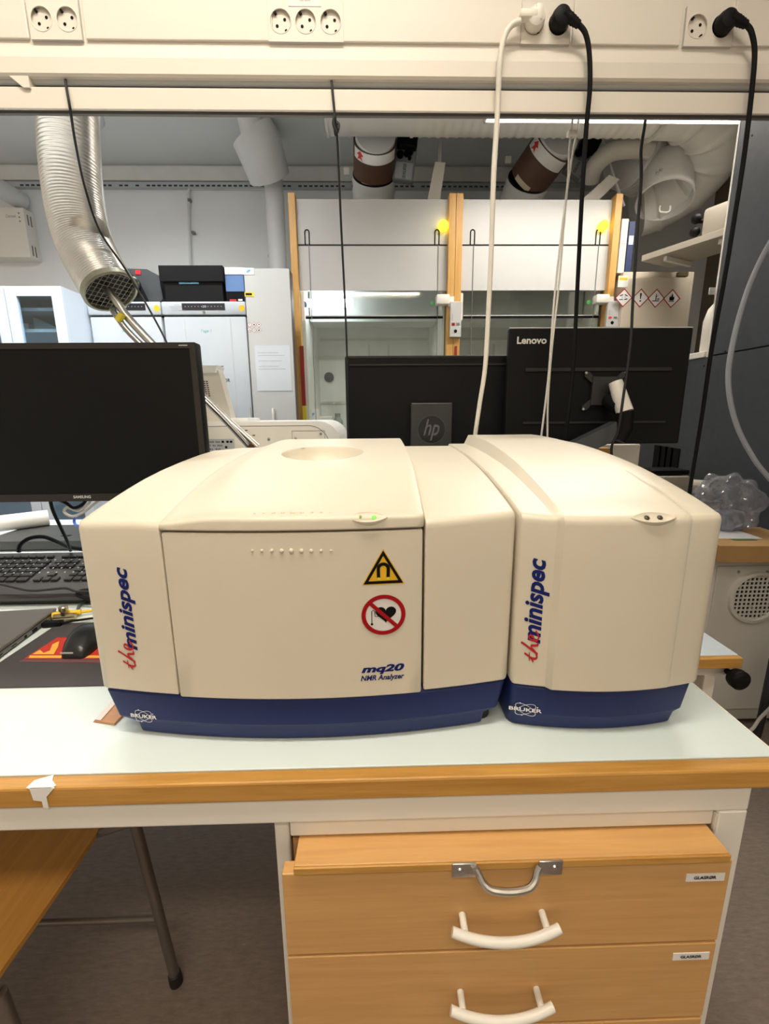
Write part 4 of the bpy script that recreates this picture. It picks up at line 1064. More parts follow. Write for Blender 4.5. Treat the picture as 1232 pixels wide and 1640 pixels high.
# ================================================================ FUME HOODS
LAMPH = emit('hood_lamp', (.92, .97, 1.0), 13.0)
HY = 3.30; HZ = 2.735
INNER = mat('hood_liner', (.84, .84, .78), .5, var=.04)
def hood(xa, xb, label, lamp, panel_px, box_px, beacon_px, slots, colour_strip):
    t = thing('fume_hood', label, 'fume hood', ((xa + xb) / 2, 3.7, 0))
    pw = .045
    for x in (xa, xb - pw): MB().box(x, x + pw, HY - .05, HY + .02, 0, HZ + .018, .002).build('post', POSTW, t)
    i0, i1 = xa + pw, xb - pw
    z_a = at(600, 393, HY).z; z_b = at(600, 467, HY).z; z_c = at(600, 508, HY).z
    MB().box(i0, i1, HY - .006, HY + .01, z_a + .005, HZ, .001).build('upper_panel', HOODW, t)
    MB().box(i0, i1, HY - .006, HY + .01, z_b + .004, z_a - .005, .001).build('lower_panel', HOODW, t)
    MB().box(i0, i1, HY + .002, HY + .012, z_a - .006, z_a + .006).build('panel_seam', SEAMD, t)
    mb = MB(); mb.box(i0, i1, 4.10, 4.12, .9, HZ); mb.box(i0, i0 + .02, HY + .06, 4.10, .9, HZ); mb.box(i1 - .02, i1, HY + .06, 4.10, .9, HZ); mb.box(i0 + .02, i1 - .02, HY + .06, 4.10, HZ - .02, HZ)
    mb.build('liner', INNER, t)
    for xx in (i0 + (i1 - i0) * .45, i0 + (i1 - i0) * .62): MB().box(xx, xx + .015, 4.09, 4.0995, 1.2, 1.95).build('baffle_seam', mat('baffle', (.66, .66, .60), .6), t)
    for zz in (1.45, 1.98): MB().box(i0 + .03, i1 - .03, 4.088, 4.0995, zz, zz + .02).build('baffle_seam', mat('baffle', (.66, .66, .60), .6), t)
    MB().box(i0, i1, HY + .0, 4.10, .86, .90).build('hood_floor', LGREY, t)
    MB().box(i0, i1, HY + .02, HY + .5, .05, .86).build('base_cabinet', HOODW, t)
    MB().box(i0, i1, HY + .014, HY + .02, 1.0, z_b + .02).build('sash_pane', GLASSH, t)
    MB().box(i0 + .03, i1 - .02, HY + .004, HY + .013, z_c - .008, z_c + .006).build('sash_bar', BLKT, t)
    MB().box(i0 + .03, i1 - .02, HY + .004, HY + .013, z_c + .0065, z_c + .013).build('sash_trim', LGREY, t)
    MB().box(i0 + .002, i0 + .025, HY + .0, HY + .013, z_c - .02, z_b - .01).build('sash_guide', WHITE, t)
    # housing of the interior lamp
    MB().box(i0 + .03, i1 - .03, HY + .25, HY + .5, z_c + .02, z_b + .1).build('lamp_housing', mat('housing_grey', (.58, .61, .59), .5), t)
    if lamp:
        a, b, z0, z1 = prect(478, 478, 565, 490, HY + .05)
        MB().box(max(a, i0 + .03), b, HY + .06, HY + .10, z0, z1, .004).build('lamp_tube', LAMPH, t)
    for px in slots:
        p = at(px, 380, HY - .007); z_s0 = z_a; z_s1 = at(px, 368, HY - .007).z
        lo = [(p.x - .014, z_s0), (p.x - .014, z_s1 - .014)] + [(p.x - .014 * cos(q), z_s1 - .014 + .014 * sin(q)) for q in [pi * k / 8 for k in range(9)]] + [(p.x + .014, z_s0)]
        MB().ribbon(lo, .008, lambda u, v: (u, HY - .008, v)).build('cord_slot', BLKT, t)
        MB().tube([(p.x + .01, HY - .009, z_a), (p.x + .012, HY - .009, 1.3)], .0022, 5).build('sash_cord', MGREY, t)
    a, b, z0, z1 = prect(*panel_px, HY - .07)
    cp = MB().box(a, b, HY - .075, HY - .050, z0, z1, .003).build('control_panel', HOODW, t)
    h_ = z1 - z0
    MB().box(a + .012, a + .032, HY - .0775, HY - .075, z0 + h_ * .33, z0 + h_ * .40).build('panel_button', emit('button_red', (.55, .02, .02), .5) if beacon_px[0] > 900 else RED, cp)
    MB().box(b - .034, b - .012, HY - .0775, HY - .075, z0 + h_ * .34, z0 + h_ * .40).build('panel_button', MGREY, cp)
    MB().lathe([(.011, 0), (.009, .004), (1e-6, .005)], ((a + b) / 2, HY - .075, z0 + h_ * .17), (0, -1, 0), 14).build('panel_knob', BLKT, cp, True)
    for k in range(4): MB().box(a + .012, a + .018, HY - .0765, HY - .075, z0 + h_ * (.47 + .05 * k), z0 + h_ * (.485 + .05 * k)).build('panel_light', GREYT, cp)
    a, b, z0, z1 = prect(*box_px, HY - .06)
    MB().box(a, b, HY - .08, HY - .008, z0, z1, .008).build('sensor_box', WHITE, t, True)
    MB().box(b - .005, min(b + .045, xb), HY - .056, HY - .050, z0 - .01, z1 - .01).build('sensor_bracket', WHITE, t)
    MB().lathe([(.014, 0), (.014, .002)], (a - .02, HY - .006, z0 + .02), (0, -1, 0), 12).build('green_dot', mat('dot_green', (.05, .32, .06), .5), t)
    p = at(*beacon_px, HY - .02)
    MB().lathe([(.030, 0), (.032, .012), (.030, .035), (.018, .048), (1e-6, .052)], (p.x, HY - .006, p.z), (0, -1, 0), 20).build('beacon', emit('beacon_yellow', (1.0, .78, .02), 3.0), t, True)
    if colour_strip:
        x = xa + pw
        MB().box(x - .012, x + .014, HY - .056, HY - .0505, at(480, 650, HY).z, at(480, 556, HY).z).build('red_strip', mat('strip_red', (.32, .02, .015), .5), t)
        MB().box(x - .012, x + .014, HY - .056, HY - .0505, at(480, 690, HY).z, at(480, 650, HY).z - .001).build('yellow_strip', YELL, t)
    else:
        x = xa + pw * .5
        MB().box(x - .012, x + .004, HY - .056, HY - .0505, 1.4, at(735, 556, HY).z).build('red_strip', mat('strip_red', (.32, .02, .015), .5), t)
    return t, i0, i1
h1, a1, b1 = hood(-.534, .5575, 'white fume hood with a lit lamp tube beside the tall cabinet', True, (721, 483, 739, 540), (699, 472, 720, 488), (710, 362), (492, 700), True)
h2, a2, b2_ = hood(.5595, 1.655, 'white fume hood beside the cabinet with four hazard diamonds', False, (972, 482, 991, 524), (954, 472, 975, 486), (966, 362), (757, 958), False)
p = at(527, 604, 4.08); MB().lathe([(.042, 0), (.042, .006), (.036, .008)], (p.x, 4.088, p.z), (0, -1, 0), 24).build('wall_port', mat('port_blue', (.02, .03, .05), .5), h1, True)
p = at(488, 487, HY + .008); MB().poly(ell(0, 0, .016, .024, 14, .5), front(p.x, p.z, HY + .012, .001)).build('sash_sticker', BLUEBOX, h1)
# items standing in the hood, seen over the analyser
def hooditem(px0, py0, px1, py1, Y): 
    a, b, z0, z1 = prect(px0, py0, px1, py1, Y); return a, b, z1
a, b, zt_ = hooditem(492, 655, 510, 680, 3.5)
cz_ = .9
gb = thing('reagent_carton', 'white carton with a small blue print standing in the fume hood', 'box', ((a + b) / 2, 3.55, .9)); MB().box(a, b, 3.5, 3.6, .9, zt_, .002).build('body', PAPER, gb); MB().poly(ell((a + b) / 2, zt_ - .04, .018, .009, 12, .5), lambda u, v: (u, 3.499, v)).build('print', LBLUE, gb)
a, b, zt_ = hooditem(511, 667, 533, 680, 3.55); tag(MB().box(a, b, 3.55, 3.7, .9, zt_, .003).build('reagent_carton', WHITE), 'low white carton beside the printed one in the hood', 'box')
p = at(540, 662, 3.5); tag(MB().lathe([(.04, 0), (.04, p.z - .9 - .06), (.022, p.z - .9 - .03), (.022, p.z - .9), (1e-6, p.z - .9)], (p.x, 3.55, .9), n=20).build('reagent_bottle', mat('bottle_grey', (.22, .25, .22), .3), None, True), 'grey-green reagent bottle standing in the fume hood', 'bottle')

# ================================================================ DUCTS ABOVE THE HOODS
du = thing('ventilation_duct', 'big white ventilation duct running under the ceiling above the hoods', 'duct', (.8, 3.1, 3.2))
DYc, DZc, DR = 3.12, 3.20, .185
xl = at(520, 200, 2.95).x; xs1 = at(665, 200, 2.95).x
MB().tube([(xl, DYc, DZc), (xs1, DYc, DZc)], DR - .006, 40).build('smooth_section', DUCTW, du, True)
for xx in (xl, at(557, 200, 2.95).x, xs1): MB().tube([(xx - .008, DYc, DZc), (xx + .008, DYc, DZc)], DR, 40).build('seam_ring', DUCTW, du, True)
MB().box(xl - .03, xl + .004, DYc - .19, DYc - .15, DZc - .09, DZc - .02, .003).build('flange_clamp', WHITE, du)
xe = 1.75; pts = []; rs = []
k = 0; x = xs1
while x < xe:
    pts.append((x, DYc, DZc)); rs.append(DR - (.005 if k % 4 else -.001)); x += .014; k += 1
MB().tube(pts, rs, 40, caps=False).build('ribbed_section', DUCTW, du, True, 80)
el = spline([(xe, DYc, DZc), (1.98, 3.13, 3.19), (2.17, 3.20, 3.13), (2.26, 3.34, 3.03), (2.22, 3.50, 2.93), (2.08, 3.62, 2.86), (1.97, 3.66, 2.83)], 8)
MB().tube(el, [DR + .006 + (.016 if i % 8 == 0 else 0) for i in range(len(el))], 40).build('elbow', DUCTW, du, True, 80)
fc = at(1046, 250, 3.62)
fan = du
ax = Vector((-.80, -.30, -.10)).normalized()
prof = [(.12, .26), (.20, .255)]
for k in range(9): prof += [(.205 + .006 * k, .25 - .028 * k), (.211 + .006 * k, .246 - .028 * k)]
prof += [(.262, 0), (.262, -.08), (.20, -.14)]
MB().lathe(prof, fc, ax, 44).build('fan_drum', DUCTW, fan, True, 25, label='round white fan drum')
oc = at(1070, 268, 3.45); od = (at(1064, 322, 3.36) - oc); L = od.length; od.normalize()
MB().lathe([(.168, 0), (.168, L * .9), (.176, L * .91), (.176, L), (.166, L), (.160, L * .3), (1e-6, L * .3)], oc, od, 36, False).build('outlet_pipe', DUCTW, fan, True)
for q in (at(1065, 335, 3.30), at(1075, 318, 3.5)): MB().tube(spline([q + Vector((-.035, 0, .02)), q + Vector((-.03, 0, -.015)), q + Vector((.03, 0, -.015)), q + Vector((.035, 0, .02))], 4), .006, 6).build('wire_handle', WHITE, fan, True)
for (px, py) in ((1052, 278), (1058, 273)):
    p = at(px, py, 3.2); MB().box(p.x - .008, p.x + .008, 3.19, 3.2, p.z - .006, p.z + .006).build('rivet', STEEL, fan)
# grey elbow pipe in front of the drum
MB().tube(pxpath([(1042, 238, 3.33), (1005, 237, 3.33), (975, 245, 3.36), (952, 268, 3.42), (945, 290, 3.48)], 8), .060, 18).build('branch_pipe', mat('pipe_grey', (.52, .50, .46), .45), du, True, label='grey plastic branch pipe')
def riser(pts, label, arrow_px, lab_px):
    (b0, m0, m1, t0) = [at(*p) for p in pts]
    t = thing('hood_riser', label, 'pipe', tuple(b0))
    d = (m0 - b0); n = 14; P = [b0 + d * (i / n) for i in range(n + 1)]
    MB().tube(P, [.150 + (.004 if i % 4 == 0 else 0) for i in range(n + 1)], 36).build('white_sleeve', PIPEW, t, True, 80)
    MB().tube([m0 - d.normalized() * .01, m0 + d.normalized() * .012], .1475, 36).build('dark_rim', BLKT, t, True)
    MB().tube([m0, m1], .143, 36).build('brown_pipe', BROWN, t, True)
    MB().tube([m1, t0], .130, 36).build('white_collar', PIPEW, t, True)
    # label wrapped on the camera-facing side
    e = (m1 - m0).normalized(); toc = (CAM - m1); toc = (toc - e * toc.dot(e)).normalized(); sd = e.cross(toc)
    def patch(a0, a1, h0, h1, r, nm, m):
        vs = []; N = 16
        for i in range(N + 1):
            an = a0 + (a1 - a0) * i / N; dr = toc * cos(an) + sd * sin(an)
            vs += [m0 + (m1 - m0) * h0 + dr * r, m0 + (m1 - m0) * h1 + dr * r]
        return MB().add(vs, [(2 * i, 2 * i + 2, 2 * i + 3, 2 * i + 1) for i in range(N)]).build(nm, m, t, True)
    patch(-1.15, 1.15, .70, .98, .1445, 'flow_label', PAPER)
    patch(-.62, .30, .0, .13, .1445, 'tape_label', mat('tape_cream', (.60, .54, .40), .6))
    am = -.72 if sd.x > 0 else .72
    def ap(u, v):
        an = am + u; dr = toc * cos(an) + sd * sin(an); return m0 + (m1 - m0) * (.84 + v) + dr * .1452
    MB().poly([(-.17, -.13), (-.05, -.08), (.05, -.08), (.17, -.13), (.08, 0), (.20, .02), (0, .13), (-.20, .02), (-.08, 0)], ap).build('flow_arrow', mat('arrow_red', (.62, .03, .03), .5), t)
    for q in (-.19,): 
        c = m0 + sd * q * (1 if sd.x > 0 else -1); MB().box(c.x - .02, c.x + .02, c.y - .01, c.y + .01, c.z - .01, c.z + .035, .003).build('clip', WHITE, t)
riser([(598, 336, 3.74), (599, 281, 3.56), (601, 224, 3.37), (602, 212, 3.31)], 'brown and white exhaust pipe rising from the hood with the lit lamp', None, None)
riser([(829, 336, 3.74), (846, 290, 3.58), (888, 232, 3.39), (897, 218, 3.33)], 'slanting brown and white exhaust pipe above the hood by the hazard cabinet', None, None)
# damper actuators
def actuator(px0, py0, px1, py1, Y, label, tilt):
    a, b, z0, z1 = prect(px0, py0, px1, py1, Y); cx, cz = (a + b) / 2, (z0 + z1) / 2
    t = thing('damper_actuator', label, 'actuator', (cx, Y, z0))
    M = Matrix.Translation((cx, Y, cz)) @ Matrix.Rotation(tilt, 4, 'Y'); w2, h2 = (b - a) / 2, (z1 - z0) / 2
    MB().box(-w2, w2, -.02, .04, -h2, h2, .006, M=M).build('body', mat('actuator_grey', (.22, .23, .24), .5), t)
    MB().box(-w2 * .9, w2 * .95, -.08, -.02, h2 * .25, h2 * 1.0, .01, M=M).build('motor_block', BLK, t)
    for k, (x, z) in enumerate(((-.5, .05), (.1, .12), (.45, .2), (.4, -.05))):
        MB().lathe([(.024 - .004 * k, 0), (.024 - .004 * k, .012)], M @ Vector((w2 * x, -.02, h2 * z)), (0, -1, 0), 12).build('knob', BLKT, t)
    pl = MB().box(-w2 * .8, w2 * .8, -.024, -.0205, -h2 * .95, -h2 * .25, M=M).build('rating_plate', mat('plate_grey', (.40, .42, .44), .5), t)
    text('plate_text', 'DO NOT BLOCK', BLKT, pl, lambda u, v: tuple(M @ Vector((-w2 * .1 + v, -.0248, -h2 * .92 + u))), h2 * .62, w2 * .3, 0, .02)
actuator(632, 216, 666, 291, 3.50, 'grey damper actuator with rating plate beside the upright brown pipe', .12)
actuator(915, 222, 945, 285, 3.55, 'grey damper actuator beside the slanting brown pipe', .5)
br = thing('mounting_bracket', 'white angled bracket hanging from a perforated strip above the hood', 'bracket', tuple(at(702, 318, 3.45)))
q = [at(697, 259, 3.45), at(714, 260, 3.45), at(704, 325, 3.45), at(684, 325, 3.45)]
mb = MB(); mb.prism([(p.x, p.z) for p in q], lambda u, v: (u, 3.45, v), lambda u, v: (u, 3.46, v)); mb.build('plate', WHITE, br)
p = at(704, 262, 3.46); MB().box(p.x - .012, p.x + .012, 3.455, 3.46, p.z - .02, CZ).build('hanger_strip', LGREY, br)
br2 = thing('mounting_bracket', 'white angled bracket leaning beside the drum-shaped fan', 'bracket', tuple(at(955, 318, 3.40)))
q = [at(976, 280, 3.40), at(993, 287, 3.40), at(958, 322, 3.40), at(930, 322, 3.40)]
MB().prism([(p.x, p.z) for p in q], lambda u, v: (u, 3.40, v), lambda u, v: (u, 3.412, v)).build('plate', WHITE, br2)
MB().tube([at(968, 225, 3.45), at(975, 255, 3.44), at(985, 290, 3.43), at(1000, 330, 3.43)], .009, 8).build('wire', GCAB, br2, True)

# ================================================================ RIGHT BACKGROUND
hz_ = thing('hazard_cabinet', 'cream steel cabinet with four hazard diamonds beside the fume hood', 'cabinet', (1.9, 3.45, 0))
HC_ = mat('cabinet_cream', (.62, .55, .44), .45, var=.02)
MB().box(1.69, 2.175, 3.22, 3.75, 0, 2.275, .003).build('body', HC_, hz_)
MB().box(1.694, 2.14, 3.20, 3.22, .05, 2.235, .003).build('door', HC_, hz_)
MB().box(2.05, 2.12, 3.197, 3.2195, 2.243, 2.268).build('maker_plate', mat('plate_olive', (.10, .08, .03), .5), hz_)
for k, px in enumerate((999, 1026, 1051, 1076)):
    p = at(px, 477 + k * .4, 3.2); diamond(hz_, p.x, p.z, .060, 3.2, ('corr', '!', 'env', 'flame')[k])
a, b, z0, z1 = prect(990, 442, 1006, 460, 3.2); st = MB().box(a, b, 3.1975, 3.1995, z0, z1).build('sticker', PAPER, hz_)
MB().box(a + .004, b - .004, 3.1965, 3.1974, z0 + (z1 - z0) * .62, z1 - .008).build('sticker_band', YELL, st); MB().box(a + .008, b - .008, 3.1955, 3.1964, z0 + (z1 - z0) * .72, z1 - .02).build('sticker_print', BLKT, st)
MB().box(2.11, 2.125, 3.185, 3.1995, 1.3, 1.42, .004).build('handle', BLK, hz_)
def binder(px0, px1, py0, m, label):
    a, b, z0, z1 = prect(px0, py0, px1, 432, 3.25)
    t = thing('ring_binder', label, 'binder', ((a + b) / 2, 3.4, 2.2755))
    MB().box(a, b, 3.25, 3.53, 2.2755, z1, .003).build('cover', m, t)
    MB().box(a + .006, b - .006, 3.247, 3.2498, 2.2755 + (z1 - 2.2755) * .55, 2.2755 + (z1 - 2.2755) * .72).build('spine_label', PAPER, t)
binder(993, 1004, 350, mat('binder_white', (.66, .64, .58), .5), 'white ring binder standing on the hazard cabinet')
binder(1005, 1015, 354, BINDERB, 'dark blue ring binder standing on the hazard cabinet')
# oblique wall shelf
S0 = at(1028, 414, 3.10); S1 = at(1180, 352, 2.62); S1.z = S0.z
sdir = (S1 - S0).normalized(); ndir = Vector((sdir.y, -sdir.x, 0)) * -1
if ndir.x < 0: ndir = -ndir
sh = thing('wall_shelf', 'beige wall shelf running toward the slate partition', 'shelf', tuple(S0))
L = (S1 - S0).length
M = Matrix(((sdir.x, ndir.x, 0, S0.x), (sdir.y, ndir.y, 0, S0.y), (0, 0, 1, S0.z), (0, 0, 0, 1)))
SHM = mat('shelf_beige', (.42, .38, .31), .5)
MB().box(0, L, 0, .30, -.018, .018, .002, M=M).build('board', SHM, sh)
for q in (.12, L - .1): MB().box(q, q + .02, .04, .30, -.045, -.019, M=M).build('bracket', CREAM, sh)
eq = thing('vacuum_pump', 'white device with black knobs on the wall shelf', 'device', tuple(M @ Vector((L - .12, .12, .018))))
MB().box(L - .20, L - .02, .03, .22, .019, .17, .02, M=M).build('body', SHM, eq, True)
c = M @ Vector((L - .22, .08, .12)); MB().tube([M @ Vector((L - .20, .10, .12)), M @ Vector((L - .26, .06, .13))], .012, 10).build('shaft', BLK, eq, True)
for q in (.14, .07): MB().ball(M @ Vector((L - .25, .06, q)), .028, 8).build('knob', BLK, eq, True)
# white canister on the partition ledge
cn_ = thing('wash_bottle', 'white plastic canister with a translucent window on the partition ledge', 'canister', (1.80, 2.50, 1.666))
p0 = at(1133, 554, 2.5)
MB().lathe([(.055, 0), (.06, .01), (.06, .16), (.045, .22), (.022, .25), (.022, .29), (1e-6, .29)], (1.835, 2.49, 1.666), n=24).build('body', CREAM, cn_, True)
MB().lathe([(.026, .285), (.026, .33), (1e-6, .335)], (1.835, 2.49, 1.666), n=20).build('cap', mat('cap_red', (.45, .06, .02), .5), cn_, True)
wl_ = at(1131, 471, 2.42); 
sg_ = MB().box(1.72, 1.84, 2.414, 2.42, at(1131, 472, 2.42).z, at(1131, 461, 2.42).z, .001).build('door_sign', PAPER, wr)

# ================================================================ RIGHT SIDE OF THE BENCH
st_ = thing('side_table', 'small adjustable side table with pale top and beech edge', 'table', (.75, 1.1, 0))
MB().box(.60, .916, 1.002, 1.235, .722, .75, .001).build('tabletop', mat('pale_blue_laminate', (.60, .68, .74), .35), st_)
MB().box(.60, .916, .985, 1.0015, .722, .7495, .002).build('edge_strip', EDGEW, st_)
MB().box(.62, .90, 1.01, 1.04, .688, .7215, .002).build('apron', CREAM, st_)
for (x, y) in ((.845, 1.01), (.845, 1.20), (.63, 1.01), (.63, 1.20)):
    MB().box(x, x + .03, y, y + .03, 0, .688, .003).build('leg', CREAM, st_)
p = at(1176, 1081, .99)
MB().lathe([(.006, -.03), (.010, -.004), (.022, 0), (.025, .008), (.025, .022), (.018, .028), (1e-6, .029)], (p.x - .004, .985, p.z), (0, -1, 0), 24).build('clamp_knob', BLK, st_, True)
MB().box(.895, p.x + .002, 1.00, 1.02, p.z - .006, p.z + .006).build('knob_arm', CREAM, st_)

un = thing('cooling_unit', 'pale grey floor-standing cooling unit with a round fan grille', 'machine', (1.53, 1.9, 0))
UW = mat('unit_white', (.62, .60, .55), .45, var=.02)
ux0, ux1 = 1.30, 1.742
MB().box(ux0, ux1, 1.675, 2.1, .03, .775, .012).build('body', UW, un, True)
for (x, y) in ((1.33, 1.70), (1.71, 1.70), (1.33, 2.07), (1.71, 2.07)): MB().lathe([(.015, 0), (.015, .031)], (x, y, 0), n=12).build('foot', BLKM, un)
MB().box(1.378, ux1 - .012, 1.668, 1.675, .09, .745, .003).build('front_panel', UW, un)
g0 = at(1208, 956, 1.67); GR = .098
MB().lathe([(GR + .016, 0), (GR + .012, .012), (GR, .014), (GR - .006, .004)], (g0.x, 1.668, g0.z), (0, -1, 0), 40, False).build('grille_ring', UW, un, True)
MB().lathe([(GR, .001), (1e-6, .001)], (g0.x, 1.668, g0.z), (0, -1, 0), 36, False).build('fan_opening', GAPBLK, un)
for k in range(-5, 6):
    off = k * .0178; hf = sqrt(max(0, GR ** 2 - off * off))
    MB().box(g0.x + off - .003, g0.x + off + .003, 1.660, 1.664, g0.z - hf, g0.z + hf).build('grille_bar', UW, un)
    MB().box(g0.x - hf, g0.x + hf, 1.6605, 1.6645, g0.z + off - .003, g0.z + off + .003).build('grille_bar', UW, un)
MB().lathe([(.035, .0), (.035, .002), (1e-6, .002)], (g0.x + .01, 1.6665, g0.z), (0, -1, 0), 24).build('fan_hub', BLK, un, True)
p = at(1209, 974, 1.655); MB().lathe([(.012, 0), (.012, .002)], (p.x, 1.6655, at(1209, 975, 1.66).z), (0, -1, 0), 18).build('green_seal', mat('seal_green', (.10, .32, .14), .5), un)
for (px, py) in ((1184, 916), (1230, 916), (1232, 978)):
    p = at(px, py, 1.665); MB().lathe([(.006, 0), (.005, .003), (1e-6, .004)], (p.x, 1.668, p.z), (0, -1, 0), 10).build('screw', STEEL, un, True)
# cardboard carton on the unit
cbx = thing('cardboard_carton', 'flat brown cardboard carton with white label on the cooling unit', 'box', (1.55, 1.75, .776))
c0 = at(1174, 901, 1.64); zc0 = .7765
M2 = Matrix.Translation((c0.x, 1.62, zc0)) @ Matrix.Rotation(radians(-4), 4, 'Z')
MB().box(-.075, .30, 0, .30, 0, .068, .002, M=M2).build('carton', CARD, cbx)
MB().box(-.01, .16, .10, .27, .0685, .0695, M=M2).build('paper_label', PAPER, cbx)
MB().box(.03, .12, .075, .095, .0685, .0695, M=M2).build('green_print', mat('print_olive', (.10, .18, .08), .6), cbx)
# plastic bag on the carton
def bag():
    bm = bmesh.new(); bmesh.ops.create_icosphere(bm, subdivisions=5, radius=1)
    rnd = random.Random(3)
    ph = [(Vector((rnd.uniform(-1, 1), rnd.uniform(-1, 1), rnd.uniform(-1, 1))).normalized() * rnd.uniform(2.5, 8), rnd.uniform(0, 6)) for _ in range(12)]
    c = Vector((1.545, 1.87, .958))
    for v in bm.verts:
        d = v.co.normalized(); q = sum(abs(sin(k.dot(d) + f)) for k, f in ph) / 12
        s = .42 + .98 * q + .35 * max(0, d.z) * max(0, -d.x)
        v.co = Vector((c.x + d.x * .125 * s, c.y + d.y * .10 * s, max(c.z + d.z * .118 * s, .847)))
    me = bpy.data.meshes.new('plastic_bag'); bm.to_mesh(me); bm.free(); me.materials.append(FILM)
    o = bpy.data.objects.new('plastic_bag', me); COL.objects.link(o); return o
tag(bag(), 'crumpled clear plastic bag lying on the cardboard carton', 'bag')
tag(MB().box(1.50, 1.60, 1.83, 1.90, .848, .93, .01).build('packed_part', mat('part_slate', (.16, .19, .24), .5)), 'slate blue part packed inside the clear plastic bag', 'part')
# low cabinet behind the electronics unit carrying small things
LCZ = at(1085, 792, 2.2).z
lc = thing('low_cabinet', 'dark grey storage cabinet standing behind the rear bench end', 'cabinet', (1.30, 2.25, 0))
LCM = mat('cabinet_slate', (.07, .075, .085), .5)
MB().box(1.04, 1.72, 2.13, 2.5, 0.04, LCZ, .004).build('body', LCM, lc)
MB().box(1.05, 1.375, 2.112, 2.13, .06, LCZ - .02, .003).build('door', LCM, lc); MB().box(1.385, 1.71, 2.112, 2.13, .06, LCZ - .02, .003).build('door', LCM, lc)
MB().box(1.04, 1.72, 2.13, 2.5, 0, .04).build('plinth', BLKM, lc)
a, b, z0, z1 = prect(1058, 763, 1104, 792, 2.2); tag(MB().box(a - .06, b, 2.2, 2.36, LCZ + .0005, z1, .006).build('beige_box', mat('beige_plastic', (.48, .44, .36), .5)), 'beige plastic box on the dark storage cabinet', 'box')
a, b, z0, z1 = prect(1040, 752, 1098, 772, 2.25); tag(MB().box(a, b, 2.22, 2.36, at(1080, 763, 2.2).z + .004, z1, .006).build('cable_adapter', BLK), 'flat black adapter lying on the beige box', 'adapter')
tag(MB().tube([(at(1100, 800, 2.20).x + .02, 2.24, LCZ + .037), (at(1137, 804, 2.16).x, 2.18, LCZ + .037)], .036, 16).build('paper_roll', mat('roll_beige', (.55, .50, .42), .6), None, True), 'short beige roll beside the crumpled plastic bag', 'roll')
# black vented panel on the partition behind
vb = thing('vent_grille', 'black slotted vent fixed to the slate partition', 'vent', (PX - .01, 2.6, 1.15))
for k in range(4):
    p = atx(1052 + k * 9.2, 737 + k * 2, PX - .004); MB().box(PX - .006, PX - .001, p.y - .035, p.y + .035, p.z - .09, p.z + .09).build('slot', BLKT, vb)
# white box on the rear bench behind the electronics unit
a, b, z0, z1 = prect(958, 712, 1024, 760, 1.7); tag(MB().box(a, b, 1.70, 1.9, BZ + .0005, z1, .004).build('equipment_box', mat('box_offwhite', (.62, .58, .52), .5)), 'off-white equipment box below the arm-mounted monitor', 'box')
tag(MB().box(at(945, 720, 1.6).x, at(967, 720, 1.6).x, 1.55, 1.66, BZ + .0005, at(950, 716, 1.6).z, .003).build('wooden_block', EDGEW), 'beech block beside the off-white equipment box', 'block')
# cables on the floor at the right
cable('floor_cable', [(1240, 1050, 1.60), (1228, 1110, 1.55), (1216, 1165, 1.55), (1206, 1190, 1.55), (1180, 1245, 1.62)], .014, BLKM, 'thick black cable running down to the floor beside the cooling unit')
cable('floor_cable', [(1240, 1128, 1.45), (1218, 1150, 1.50), (1200, 1170, 1.52), (1175, 1150, 1.56)], .006, GCAB, 'grey cable loop on the floor beside the cooling unit')

# ================================================================ ANALYSER ON THE REAR BENCH
YA = 1.52
an = thing('bench_analyser', 'cream bench analyser seen from behind with vented tower and rating label', 'lab instrument', (-.35, YA + .2, BZ))
ANW = mat('analyser_cream', (.74, .70, .62), .45, var=.02); ANT = mat('analyser_white', (.80, .79, .76), .4, var=.01)
ax0 = at(322, 700, YA).x - .12; ax1 = at(546, 700, YA).x; azt = at(440, 675, YA).z
def arcbox(x0, x1, z0, z1, r, n=10):
    P = [(x0, z0), (x0, z1)] + [(x1 - r + r * sin(q), z1 - r + r * cos(q)) for q in [pi / 2 * k / n for k in range(n + 1)]] + [(x1, z0)]
    return P
MB().prism(arcbox(ax0, ax1, BZ + .012, azt, .075), lambda u, v: (u, YA, v), lambda u, v: (u, YA + .42, v)).build('housing', ANT, an)
pz = at(440, 682, YA).z
MB().prism(arcbox(ax0 + .01, at(528, 700, YA).x, BZ + .03, pz, .07), lambda u, v: (u, YA - .003, v), lambda u, v: (u, YA + .001, v)).build('rear_panel', ANW, an)
MB().ribbon(arcbox(ax0 + .01, at(528, 700, YA).x, BZ + .03, pz, .07), .0022, lambda u, v: (u, YA - .0035, v)).build('panel_gap', MGREY, an)
a, b, z0, z1 = prect(469, 690, 521, 735, YA)
MB().ribbon([(a, z0), (a, z1), (b, z1), (b, z0)], .0018, lambda u, v: (u, YA - .0036, v), True).build('hatch_outline', MGREY, an)
for (px, py) in ((431, 703), (474, 702), (514, 694)):
    p = at(px, py, YA); MB().lathe([(.005, 0), (.004, .003), (1e-6, .004)], (p.x, YA - .003, p.z), (0, -1, 0), 12).build('screw', STEEL, an, True)
a, b, z0, z1 = prect(329, 703, 376, 722, YA)
rl = MB().box(a, b, YA - .0045, YA - .003, z0, z1).build('rating_label', mat('label_grey', (.45, .46, .47), .5), an)
for k, t_x in enumerate(('lllill llil', 'ill lli lllil', 'lli lil')): text('label_text', t_x, BLKT, rl, front(a + .01, z1 - .012 - k * .012, YA - .0045), .04 + .008 * (k % 2), .005)
for (u, v) in ((.62, .75), (.78, .75), (.90, .75), (.72, .3)): MB().box(a + (b - a) * u - .004, a + (b - a) * u + .004, YA - .0052, YA - .0046, z0 + (z1 - z0) * v - .003, z0 + (z1 - z0) * v + .004).build('label_mark', BLKT, rl)
